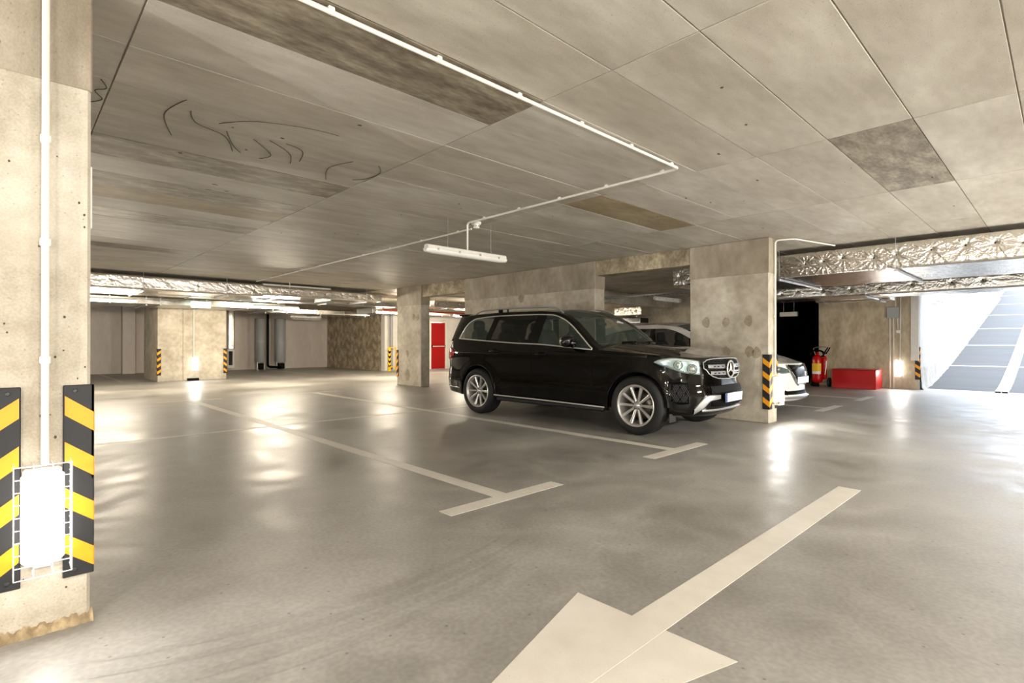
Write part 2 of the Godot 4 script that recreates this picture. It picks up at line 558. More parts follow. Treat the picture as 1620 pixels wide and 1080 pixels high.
# ======================================================== ceiling
func build_ceiling():
	var c = thing("ceiling", "", "", Vector3.ZERO, 0.0, "", "structure")
	var s := S()
	boxa(s, XL, XR + 0.4, CH + 0.015, CH + 0.32, UB, UF)
	obj("slab", s, M.conc, c)
	rng.seed = 99
	var shapes := {}
	for i in 6:
		var x0 := -1.60 + 2.075 * i
		for j in range(-3, 27):
			var u0 := 0.21 + 0.538 * j
			if u0 > 14.0 and i > 4: continue
			var m: Material = M["panel%d" % rng.randi_range(0, 4)]
			if i == 2 and j == 1 and false: m = M.panel_dark
			if (i == 3 and j == 1): m = M.panel_dark
			if (i == 3 and j == 6): m = M.panel_brown
			if (i <= 1 and j in [4, 9, 11, 14, 19]): m = M.panel_dark
			if (i <= 1 and j == 12): m = M.panel_brown
			var lift := rng.randf_range(0.0, 0.003)
			s = S()
			boxa(s, x0 + 0.004, x0 + 2.071, CH + lift, CH + 0.016, u0 + 0.0035, u0 + 0.5345, 0.002)
			obj("panel", s, m, c)
	rng.seed = 1234
	for k in 60:
		s = S()
		var px := rng.randf_range(0.4, 8.0)
		var pu := rng.randf_range(0.3, 9.0)
		var poly := []
		var r := rng.randf_range(0.004, 0.013)
		var st := rng.randf_range(1.0, 2.6)
		for i in 9:
			var a := TAU * i / 9.0
			poly.append(Vector2(cos(a) * r * st, sin(a) * r) * rng.randf_range(0.7, 1.2))
		prism(s, poly, V(px, CH - 0.001, pu), Vector3.RIGHT, Vector3.BACK, Vector3.UP * 0.004)
		obj("chip", s, M.stainmark, c)
	# dark curls left on the formwork, as printed into the concrete
	var arcs := [
		[[0.92, 4.12], [1.0, 4.32], [1.22, 4.45], [1.36, 4.75]],
		[[1.12, 4.22], [1.3, 4.0], [1.62, 3.86], [1.85, 3.84]],
		[[1.2, 4.33], [1.32, 4.6], [1.42, 4.74]],
		[[1.4, 4.36], [1.62, 4.62], [1.58, 4.78]],
		[[1.5, 4.30], [1.72, 4.48], [1.82, 4.72]],
		[[1.62, 4.28], [1.78, 4.36], [1.86, 4.62]],
		[[0.42, 4.0], [0.46, 4.12], [0.41, 4.2], [0.46, 4.32], [0.41, 4.42]],
		[[2.42, 4.25], [2.53, 4.42], [2.52, 4.66], [2.44, 4.78]],
		[[0.86, 3.95], [0.80, 4.3], [0.92, 4.7]],
		[[2.2, 4.3], [2.12, 4.6], [2.25, 4.95]]]
	for a in arcs:
		var cv := Curve3D.new()
		for i in a.size():
			var p := V(a[i][0], CH - 0.0005, a[i][1])
			var tg := Vector3.ZERO
			if i > 0 and i < a.size() - 1:
				tg = (V(a[i + 1][0], CH, a[i + 1][1]) - V(a[i - 1][0], CH, a[i - 1][1])) * 0.18
			tg.y = 0.0
			cv.add_point(p, -tg, tg)
		cv.bake_interval = 0.03
		s = S()
		var pts := []
		for p in cv.get_baked_points(): pts.append(p)
		tube(s, pts, 0.0022, 5, false, 1.6)
		obj("stain_mark", s, M.stainmark if M.has("stainmark") else M.patch, c)

# ======================================================== piers and beams
func pier(x0, x1, u0, u1, label, band := 2.25):
	var p = thing("concrete_pier", label, "pillar", V((x0 + x1) * 0.5, 0, (u0 + u1) * 0.5), 0.0, "", "structure")
	var hx: float = (x1 - x0) * 0.5
	var hz: float = (u1 - u0) * 0.5
	var s := S()
	box(s, Vector3(0, CH * 0.5, 0), Vector3(hx * 2, CH, hz * 2), 0.012)
	obj("shaft", s, M.conc, p)
	if band > 0.0:
		s = S()
		box(s, Vector3(0, (band + CH) * 0.5, 0), Vector3(hx * 2 + 0.008, CH - band, hz * 2 + 0.008), 0.006)
		obj("upper_band", s, M.conc_smooth, p)
	return p

func drop(s, o: Vector3, ex: Vector3, ez: Vector3, r: float, sd: int):
	var n := FastNoiseLite.new()
	n.seed = sd
	var poly := []
	for k in 18:
		var a := TAU * k / 18.0
		var q := r * (1.0 + 0.35 * n.get_noise_2d(cos(a) * 60.0, sin(a) * 60.0))
		poly.append(Vector2(cos(a) * q * 0.85, sin(a) * q * (1.25 if sin(a) > 0.0 else 1.0)))
	prism(s, poly, o, ex, Vector3.UP, ez)

func build_piers():
	var p = pier(-0.04, 0.277, 2.96, 5.2, "pale concrete pier carrying two striped guards and a caged lamp beside the bare bay", 2.30)
	var s := S()
	# ragged mortar fillet round the foot
	var P := []
	var n := FastNoiseLite.new()
	n.seed = 8
	n.frequency = 6.0
	for i in 42:
		var t := i / 41.0
		var q := Vector3(-0.1585 + 0.325 * t, 0, 1.12)
		var g := n.get_noise_1d(t * 3.0)
		P.append([q + Vector3(0, 0.035 + 0.03 * g, -0.012), q + Vector3(0, 0.022 + 0.02 * g, 0.018 + 0.006 * g), q + Vector3(0, 0.012 + 0.008 * g, 0.03 + 0.01 * g), q + Vector3(0, -0.001, 0.045 + 0.012 * g)])
	grid(s, P, 1, true)
	obj("mortar_fillet", s, M.mortar, p)
	rng.seed = 77
	for k in 26:
		s = S()
		drop(s, V(rng.randf_range(-0.02, 0.26), rng.randf_range(0.1, 2.25), 2.96) - p.position - Vector3(0, 0, 0.001), Vector3.RIGHT, Vector3(0, 0, 0.002), rng.randf_range(0.0025, 0.006), k)
		obj("pit", s, M.stainmark, p)
	p = pier(8.24, 8.55, 3.07, 4.33, "concrete pier with dark teardrop patches beside the black car's nose")
	var spots := [[4.05, 1.52], [3.72, 1.52], [3.38, 1.53], [3.72, 1.06], [3.36, 1.06], [3.25, 1.05]]
	for k in spots.size():
		s = S()
		drop(s, V(8.24, spots[k][1], spots[k][0]) - p.position + Vector3(0.001, 0, 0), Vector3.BACK, Vector3(-0.002, 0, 0), 0.075, k)
		obj("mortar_patch", s, M.patch, p)
	p = pier(8.24, 8.55, 6.29, 10.3, "long concrete wall pier behind the black car's roof")
	s = S(); drop(s, V(8.24, 2.2, 8.3) - p.position + Vector3(0.001, 0, 0), Vector3.BACK, Vector3(-0.002, 0, 0), 0.11, 31)
	obj("mortar_patch", s, M.patch, p)
	p = pier(8.24, 8.53, 12.2, 13.42, "concrete pier with small grey patches standing before the red door")
	spots = [[12.55, 1.92], [12.36, 1.9], [12.86, 0.9], [12.86, 0.28]]
	for k in spots.size():
		s = S()
		drop(s, V(8.24, spots[k][1], spots[k][0]) - p.position + Vector3(0.001, 0, 0), Vector3.BACK, Vector3(-0.002, 0, 0), 0.085 if k != 3 else 0.14, k + 10)
		obj("mortar_patch", s, M.patch, p)
	pier(-0.04, 0.28, -6.0, -3.4, "concrete pier across the aisle, opposite the pier with two striped guards")
	pier(8.24, 8.55, -6.0, -3.4, "concrete pier across the aisle, opposite the teardrop-patched pier")
	p = pier(3.44, 5.38, 19.4, 21.6, "broad concrete pier by the grey wall with one small lamp", 0.0)
	s = S(); box(s, V(4.12, 1.15, 19.396) - p.position, Vector3(0.012, 2.3, 0.01))
	obj("joint_strip", s, M.patch, p)
	# beams
	s = S(); boxa(s, 8.265, 8.53, 2.50, CH + 0.01, 4.33, 6.29, 0.006)
	struct("beam_short", s, M.conc_boards, "board-marked concrete beam bridging the gap over the black car's bonnet", "beam")
	s = S(); boxa(s, 8.265, 8.53, 2.46, CH + 0.01, 10.3, 12.2, 0.006)
	struct("beam_short", s, M.conc_boards, "board-marked concrete beam bridging the gap beside the red door", "beam")
	s = S(); boxa(s, 8.57, XR, 2.42, CH + 0.01, 9.6, 9.95, 0.006)
	struct("beam_cross", s, M.conc, "concrete beam crossing the unlit bay behind the white car", "beam")

# ======================================================== ramp
func ry(x: float) -> float:
	return lut([[17.2, 0.0], [17.8, 0.03], [21.5, 0.50], [25.3, 1.13], [33.4, 2.52], [46.0, 4.68]], x)

func build_ramp():
	var r = thing("ramp", "sloping grey ramp in ribbed slabs climbing to daylight", "ramp", Vector3.ZERO, 0.0, "", "structure")
	var xs := [17.4, 21.5, 25.3, 29.2, 33.3, 37.4, 41.5, 46.0]
	for side in [[1.21, 2.62], [-2.6, 0.97]]:
		for i in xs.size() - 1:
			var a: float = xs[i] + 0.05
			var b: float = xs[i + 1] - 0.05
			var s := S()
			for k in 6:
				var xa := lerpf(a, b, k / 6.0)
				var xb := lerpf(a, b, (k + 1) / 6.0)
				quad(s, V(xa, ry(xa), side[0]), V(xb, ry(xb), side[0]), V(xb, ry(xb), side[1]), V(xa, ry(xa), side[1]))
			for e in [a, b]:
				quad_out(s, V(e, ry(e), side[0]), V(e, ry(e), side[1]), V(e, ry(e) - 0.1, side[1]), V(e, ry(e) - 0.1, side[0]), V((a + b) * 0.5, ry(a), 1))
			obj("slab", s, M.asphalt, r)
	var s := S()
	for i in xs.size() - 1:
		for k in 6:
			var xa := lerpf(xs[i] - 0.05, xs[i + 1], k / 6.0)
			var xb := lerpf(xs[i] - 0.05, xs[i + 1], (k + 1) / 6.0)
			quad(s, V(xa, ry(xa) - 0.004, -2.6), V(xb, ry(xb) - 0.004, -2.6), V(xb, ry(xb) - 0.004, 2.62), V(xa, ry(xa) - 0.004, 2.62))
	obj("joint_bed", s, M.white_wall, r)
	for b in [[1.10, 1.205], [0.975, 1.08]]:
		s = S()
		for k in 40:
			var xa := lerpf(17.3, 46.0, k / 40.0)
			var xb := lerpf(17.3, 46.0, (k + 1) / 40.0)
			quad(s, V(xa, ry(xa) + 0.03, b[0]), V(xb, ry(xb) + 0.03, b[0]), V(xb, ry(xb) + 0.03, b[1]), V(xa, ry(xa) + 0.03, b[1]))
			for e in b:
				quad_out(s, V(xa, ry(xa) + 0.03, e), V(xb, ry(xb) + 0.03, e), V(xb, ry(xb) - 0.05, e), V(xa, ry(xa) - 0.05, e), V(xa, ry(xa), (b[0] + b[1]) * 0.5))
		obj("kerb", s, M.white_wall, r)
	# side walls that hold the earth back, and a rough rendered strip along the foot
	var w = thing("wall_ramp", "", "", Vector3.ZERO, 0.0, "", "structure")
	s = S(); boxa(s, XR + 0.4, 46.0, -0.3, 6.2, 2.62, 2.95)
	boxa(s, XR + 0.02, XR + 0.4, -0.3, 2.62, 2.62, 2.66)
	obj("plaster", s, M.ramp_wall, w)
	s = S()
	var n := FastNoiseLite.new()
	n.seed = 12
	n.frequency = 3.0
	var P := []
	for k in 150:
		var x := lerpf(17.05, 40.0, k / 149.0)
		var row := []
		for j in 4:
			row.append(V(x, ry(x) + [-0.02, 0.06, 0.5, 0.56][j] + 0.03 * n.get_noise_1d(x * 2.0), 2.62 - [0.10, 0.035, 0.02, 0.0][j] - 0.03 * maxf(0.0, n.get_noise_2d(x, j)) * (1.0 if j < 2 else 0.2)))
		P.append(row)
	grid(s, P, 1, true)
	obj("render_strip", s, M.plinth, w)
	s = S(); boxa(s, XR + 0.4, 46.0, -0.3, 6.2, -2.9, -2.6)
	struct("wall_ramp", s, M.ramp_wall)
	s = S(); boxa(s, 46.0, 60.0, 4.0, 4.68, -12.0, 12.0)
	struct("ground_outside", s, M.asphalt)

# ======================================================== cars (local: +z nose, +x the car's left, y up; halves mirrored in x)
func plan_of(ctrl: Array, step: float) -> Array:
	var cv := Curve2D.new()
	for i in ctrl.size():
		var tg := Vector2.ZERO
		if i > 0 and i < ctrl.size() - 1: tg = (ctrl[i + 1] - ctrl[i - 1]).normalized() * minf(ctrl[i].distance_to(ctrl[i + 1]), ctrl[i].distance_to(ctrl[i - 1])) * 0.33
		cv.add_point(ctrl[i], -tg, tg)
	var out := []
	var L := cv.get_baked_length()
	var n := int(L / step)
	for k in n + 1:
		var p := cv.sample_baked(L * k / n, true)
		out.append({"p": p})
	for k in n + 1:
		var t: Vector2 = (out[mini(k + 1, n)].p - out[maxi(k - 1, 0)].p).normalized()
		out[k].n = Vector2(-t.y, t.x)
		if out[k].n.x < -0.01 or (k == 0 and out[k].n.y < 0.0): out[k].n = -out[k].n
	out[0].n = Vector2(0, 1)
	out[n].n = Vector2(0, -1)
	return out

func bpt(c: Dictionary, k: int, y: float, off := 0.0) -> Vector3:
	var q = c.plan[k]
	var wf := maxf(0.0, q.n.y)
	var wr := maxf(0.0, -q.n.y)
	wf *= wf
	wr *= wr
	var ws := 1.0 - wf - wr
	var inset := wf * lut(c.front, y) + wr * lut(c.rear, y) + ws * lut(c.side, y)
	if ws > 0.2:
		for zw in c.axles:
			var d: float = Vector2(q.p.y - zw, y - c.arch_y).length() - c.arch_r
			if d < 0.16: inset -= 0.016 * ws * (1.0 - smoothstep(0.02, 0.16, d))
	var p: Vector2 = q.p - q.n * (inset - off)
	return Vector3(maxf(0.0, p.x), y, p.y)

func ybot(c, k) -> float:
	var q = c.plan[k]
	var y := lut(c.sill, q.p.y)
	if q.p.x > 0.6 * c.halfw:
		for zw in c.axles:
			var d: float = absf(q.p.y - zw)
			if d < c.arch_r: y = maxf(y, c.arch_y + sqrt(c.arch_r * c.arch_r - d * d))
	return y

func col_at_z(c, z: float) -> int:      # column on the side where plan z passes below z
	for k in c.plan.size():
		if c.plan[k].p.y <= z: return k
	return c.plan.size() - 1

func col_at_x(c, x: float) -> int:      # column on the nose
	for k in c.plan.size():
		if c.plan[k].p.x >= x: return k
	return 0

func mx(p: Vector3, m: float) -> Vector3:
	return Vector3(p.x * m, p.y, p.z)

# strip of the body's skin between columns k0..k1 and the heights lo(f)..hi(f), lifted by off
func skin(c, s, k0: int, k1: int, lo: Array, hi: Array, off: float, m: float, rows := 6, edge := true):
	var P := []
	for k in range(k0, k1 + 1):
		var f := float(k - k0) / (k1 - k0)
		var a := lut(lo, f)
		var b := lut(hi, f)
		var row := []
		if edge: row.append(mx(bpt(c, k, a, -0.01), m))
		for j in rows + 1:
			row.append(mx(bpt(c, k, lerpf(a, b, float(j) / rows), off), m))
		if edge: row.append(mx(bpt(c, k, b, -0.01), m))
		P.append(row)
	grid(s, P, 1, m < 0.0)

func gpt(c, zc: float, y: float) -> Vector3:
	var k := col_at_z(c, zc)
	var yt := lut(c.top, zc)
	var b := bpt(c, k, yt)
	if k > 0:
		var b0 := bpt(c, k - 1, yt)
		var z0: float = c.plan[k - 1].p.y
		var z1: float = c.plan[k].p.y
		if absf(z0 - z1) > 1e-6: b = b0.lerp(b, clampf((z0 - zc) / (z0 - z1), 0.0, 1.0))
	var d := y - yt
	return Vector3(b.x - c.tumble * d - 0.15 * d * absf(d), y, zc + lut(c.shear, zc) * d)

func build_body(c: Dictionary, car: Node3D, paint: Material, trim: Material):
	c.plan = plan_of(c.ctrl, 0.022)
	var n: int = c.plan.size()
	# lower shell
	var s := S()
	for m in [1.0, -1.0]:
		var P := []
		for k in n:
			var a := ybot(c, k)
			var b := lut(c.top, c.plan[k].p.y)
			var row := []
			row.append(mx(bpt(c, k, a, -0.045), m))
			for j in 25: row.append(mx(bpt(c, k, lerpf(a, b, j / 24.0)), m))
			P.append(row)
		grid(s, P, 1, m < 0.0)
	obj("body_shell", s, paint, car)
	# bonnet
	var kc := col_at_z(c, c.cowl)
	s = S()
	var rows := []
	for i in kc + 1:
		var k := kc - i
		var e := bpt(c, k, lut(c.top, c.plan[k].p.y))
		var row := []
		for j in 33:
			var sx := 1.0 - j / 16.0
			var fade := clampf((lut(c.top, 9.0) * 0.0 + c.nose_z - e.z) / 0.5, 0.0, 1.0)
			var cr: float = lut(c.crown, e.z) * sqrt(fade)
			var y := e.y + cr * (1.0 - pow(absf(sx), 3.0)) + 0.010 * fade * exp(-pow((absf(sx) - 0.55) / 0.10, 2.0))
			row.append(Vector3(e.x * sx, y, e.z))
		rows.append(row)
	grid(s, rows, 1, true)
	obj("bonnet", s, paint, car)
	# cabin sides with window openings
	var zs := []
	var z: float = c.cowl
	while z > c.cab_end:
		zs.append(z)
		z -= 0.035
	zs.append(c.cab_end)
	for w in c.windows:
		for e in w:
			zs.append(e)
	zs.sort()
	zs.reverse()
	var sides := S()
	for m in [1.0, -1.0]:
		var low := []
		var up := []
		for q in zs:
			var yt := lut(c.top, q)
			var yl := clampf(lut(c.dlo_low, q), yt, lut(c.roof, q))
			var yu := clampf(lut(c.dlo_up, q), yl, lut(c.roof, q))
			var R := lut(c.roof, q)
			low.append([mx(gpt(c, q, yt), m), mx(gpt(c, q, lerpf(yt, yl, 0.5)), m), mx(gpt(c, q, yl), m)])
			up.append([mx(gpt(c, q, yu), m), mx(gpt(c, q, lerpf(yu, R, 0.5)), m), mx(gpt(c, q, R), m)])
		grid(sides, low, 1, m < 0.0)
		grid(sides, up, 1, m < 0.0)
	obj("cabin_frame", sides, paint, car)
	for m in [1.0, -1.0]:
		for w in c.windows.size() + 1:
			# posts between the windows
			var a: float = c.cowl if w == 0 else c.windows[w - 1][0]
			var b: float = c.cab_end if w == c.windows.size() else c.windows[w][1]
			var P := []
			for q in zs:
				if q <= a + 1e-6 and q >= b - 1e-6: P.append(win_col(c, q, m, 0.0))
			if P.size() > 1:
				var post := S()
				grid(post, P, 1, m < 0.0)
				obj("window_post", post, trim, car)
	for m in [1.0, -1.0]:
		for wi in c.windows.size():
			var w = c.windows[wi]
			var P := []
			for q in zs:
				if q <= w[1] + 1e-6 and q >= w[0] - 1e-6: P.append(win_col(c, q, m, -0.004))
			s = S()
			grid(s, P, 1, m < 0.0)
			obj("side_window", s, c.window_mats[wi], car)
	# windscreen with its pillars
	var glassS := S()
	var pil := S()
	var W := []
	for i in 25:
		var t := i / 24.0
		var q := lerpf(c.cowl, c.ws_top, t)
		var e := gpt(c, q, lut(c.roof, q))
		var row := []
		for j in 41:
			var sx := 1.0 - j / 20.0
			row.append(Vector3(e.x * sx, e.y + lerpf(0.085, 0.06, t) * (1.0 - sx * sx), e.z + lerpf(0.16, 0.08, t) * (1.0 - sx * sx)))
		W.append(row)
	for i in 24:
		for j in 40:
			var inside := j >= 2 and j < 38 and i >= 1 and i < 23
			var tgt := glassS if inside else pil
			quad(tgt, W[i][j], W[i + 1][j], W[i + 1][j + 1], W[i][j + 1], 1)
	obj("windscreen", glassS, c.screen_mat, car)
	obj("screen_pillars", pil, paint, car)
	# roof
	s = S()
	rows = []
	for i in 41:
		var t := i / 40.0
		var q := lerpf(c.ws_top, c.cab_end, t)
		var e := gpt(c, q, lut(c.roof, q))
		var row := []
		for j in 25:
			var sx := 1.0 - j / 12.0
			var g := 1.0 - pow(absf(sx), 2.0)
			row.append(Vector3(e.x * sx, e.y + lerpf(0.06, c.roof_crown, smoothstep(0.0, 0.4, t)) * g, e.z + (0.08 * (1.0 - smoothstep(0.0, 0.25, t)) - 0.07 * smoothstep(0.75, 1.0, t)) * g))
		rows.append(row)
	grid(s, rows, 1, false)
	obj("roof", s, paint, car)
	# tailgate
	var tg := S()
	var rw := S()
	W = []
	for i in 15:
		var t := i / 14.0
		var y := lerpf(lut(c.top, c.cab_end) - 0.03, lut(c.roof, c.cab_end), t)
		var e := gpt(c, c.cab_end, y)
		var row := []
		for j in 25:
			var sx := 1.0 - j / 12.0
			row.append(Vector3(e.x * sx, y + c.roof_crown * t * (1.0 - sx * sx), e.z - 0.09 * (1.0 - sx * sx)))
		W.append(row)
	for i in 14:
		for j in 24:
			var inside := j >= 2 and j < 22 and i >= 1 and i < 12
			quad(rw if inside else tg, W[i][j], W[i][j + 1], W[i + 1][j + 1], W[i + 1][j], 1)
	obj("tailgate", tg, paint, car)
	obj("rear_window", rw, M.glass_dark, car)
	# underbody, floor of the cabin, wheel-arch liners
	s = S()
	box(s, Vector3(0, 0.36, -0.1), Vector3(1.5 * c.halfw, 0.14, c.nose_z * 1.84), 0.03)
	obj("underbody", s, M.plastic, car)
	s = S()
	box(s, Vector3(0, 0.60, -0.6), Vector3(1.72 * c.halfw, 0.06, 3.0), 0.02)
	obj("cabin_floor", s, M.leather, car)
	for zw in c.axles:
		for m in [1.0, -1.0]:
			s = S()
			var P := []
			for i in 17:
				var a := PI * i / 16.0
				var row := []
				for j in 3: row.append(Vector3(m * (c.halfw - 0.05 - 0.16 * j), c.arch_y + sin(a) * (c.arch_r + 0.005), zw + cos(a) * (c.arch_r + 0.005)))
				P.append(row)
			grid(s, P, 1, m > 0.0)
			obj("arch_liner", s, M.plastic, car)

func win_col(c, q: float, m: float, off: float) -> Array:
	var yt := lut(c.top, q)
	var yl := clampf(lut(c.dlo_low, q), yt, lut(c.roof, q))
	var yu := clampf(lut(c.dlo_up, q), yl, lut(c.roof, q))
	var row := []
	for j in 7:
		var p := gpt(c, q, lerpf(yl, yu, j / 6.0))
		p.x += off
		row.append(mx(p, m))
	return row

func wheel(parent: Node3D, at: Vector3, side: float, R: float, rim: float, w: float, spokes: int):
	var o := Node3D.new()
	o.name = "wheel"
	parent.add_child(o, true)
	o.position = at
	# local y of the lathe -> outward
	var X := Transform3D(Basis(Vector3(0, 1, 0), Vector3(side, 0, 0), Vector3(0, 0, 1) * side), Vector3.ZERO)
	if X.basis.determinant() < 0.0: X.basis.z = -X.basis.z
	var h := w * 0.5
	var s := S()
	lathe(s, [Vector2(rim - 0.005, -h + 0.01), Vector2(rim + 0.02, -h), Vector2(R - 0.05, -h - 0.006), Vector2(R - 0.015, -h + 0.015), Vector2(R, -h + 0.05), Vector2(R, -0.045), Vector2(R - 0.008, -0.043), Vector2(R - 0.008, -0.035), Vector2(R, -0.033), Vector2(R, 0.033), Vector2(R - 0.008, 0.035), Vector2(R - 0.008, 0.043), Vector2(R, 0.045), Vector2(R, h - 0.05), Vector2(R - 0.015, h - 0.015), Vector2(R - 0.05, h + 0.006), Vector2(rim + 0.045, h + 0.004), Vector2(rim + 0.02, h), Vector2(rim - 0.005, h - 0.012)], 56, X)
	obj("tyre", s, M.tyre, o)
	s = S()
	lathe(s, [Vector2(rim - 0.03, -h + 0.03), Vector2(rim - 0.035, h - 0.05), Vector2(rim - 0.022, h - 0.02), Vector2(rim - 0.012, h - 0.004), Vector2(rim + 0.006, h + 0.002), Vector2(rim + 0.008, h - 0.012)], 56, X)
	obj("rim", s, M.alu, o)
	s = S()
	lathe(s, [Vector2(0.0, -0.02), Vector2(rim * 0.72, -0.02), Vector2(rim * 0.72, -0.005), Vector2(rim * 0.3, 0.0), Vector2(0.0, 0.0)], 40, X)
	obj("brake_disc", s, M.disc, o)
	s = S()
	lathe(s, [Vector2(rim - 0.03, -h + 0.035), Vector2(0.0, -h + 0.035)], 24, X)
	obj("inner_cover", s, M.black, o)
	for k in spokes:
		s = S()
		var a := TAU * (k + 0.5) / spokes
		var dr := Vector3(0, cos(a), sin(a))
		var tn := Vector3(0, -sin(a), cos(a))
		var outw := Vector3(side, 0, 0)
		var P := []
		for i in 7:
			var t := i / 6.0
			var r := lerpf(0.045, rim - 0.018, t)
			var hw := lerpf(0.015, 0.024, t * t) * (rim / 0.265)
			var dp := lerpf(h - 0.045, h - 0.02, t)
			var b := dr * r
			P.append([b + tn * hw + outw * (dp - 0.03), b + tn * hw * 0.92 + outw * (dp - 0.004), b + tn * hw * 0.35 + outw * dp, b + tn * 0.1 * hw + outw * (dp - 0.007), b - tn * 0.1 * hw + outw * (dp - 0.007), b - tn * hw * 0.35 + outw * dp, b - tn * hw * 0.92 + outw * (dp - 0.004), b - tn * hw + outw * (dp - 0.03)])
		grid(s, P, -1, side < 0.0)
		obj("spoke", s, M.alu, o)
	s = S()
	lathe(s, [Vector2(0.062, h - 0.08), Vector2(0.062, h - 0.048), Vector2(0.034, h - 0.04), Vector2(0.032, h - 0.03), Vector2(0.0, h - 0.027)], 24, X)
	obj("hub", s, M.silver, o)
	for k in 5:
		s = S()
		var a := TAU * k / 5
		ball(s, Vector3(side * (h - 0.046), cos(a) * 0.052, sin(a) * 0.052), Vector3.ONE * 0.009, 1.0, 8)
		obj("wheel_bolt", s, M.black, o)
	return o

func seat(car: Node3D, x: float, z: float, y := 0.62, wide := 0.5):
	var o := Node3D.new()
	o.name = "seat"
	car.add_child(o, true)
	o.position = Vector3(x, y, z)
	var s := S()
	ball(s, Vector3(0, 0.12, 0.0), Vector3(wide * 0.5, 0.11, 0.27), 0.6, 16)
	obj("cushion", s, M.leather, o)
	s = S()
	ball(s, Vector3(0, 0.45, -0.28), Vector3(wide * 0.48, 0.36, 0.09), 0.6, 16, Basis(Vector3.RIGHT, -0.25))
	obj("backrest", s, M.leather, o)
	s = S()
	ball(s, Vector3(0, 0.86, -0.37), Vector3(0.13, 0.10, 0.055), 0.65, 14)
	obj("headrest", s, M.leather, o)

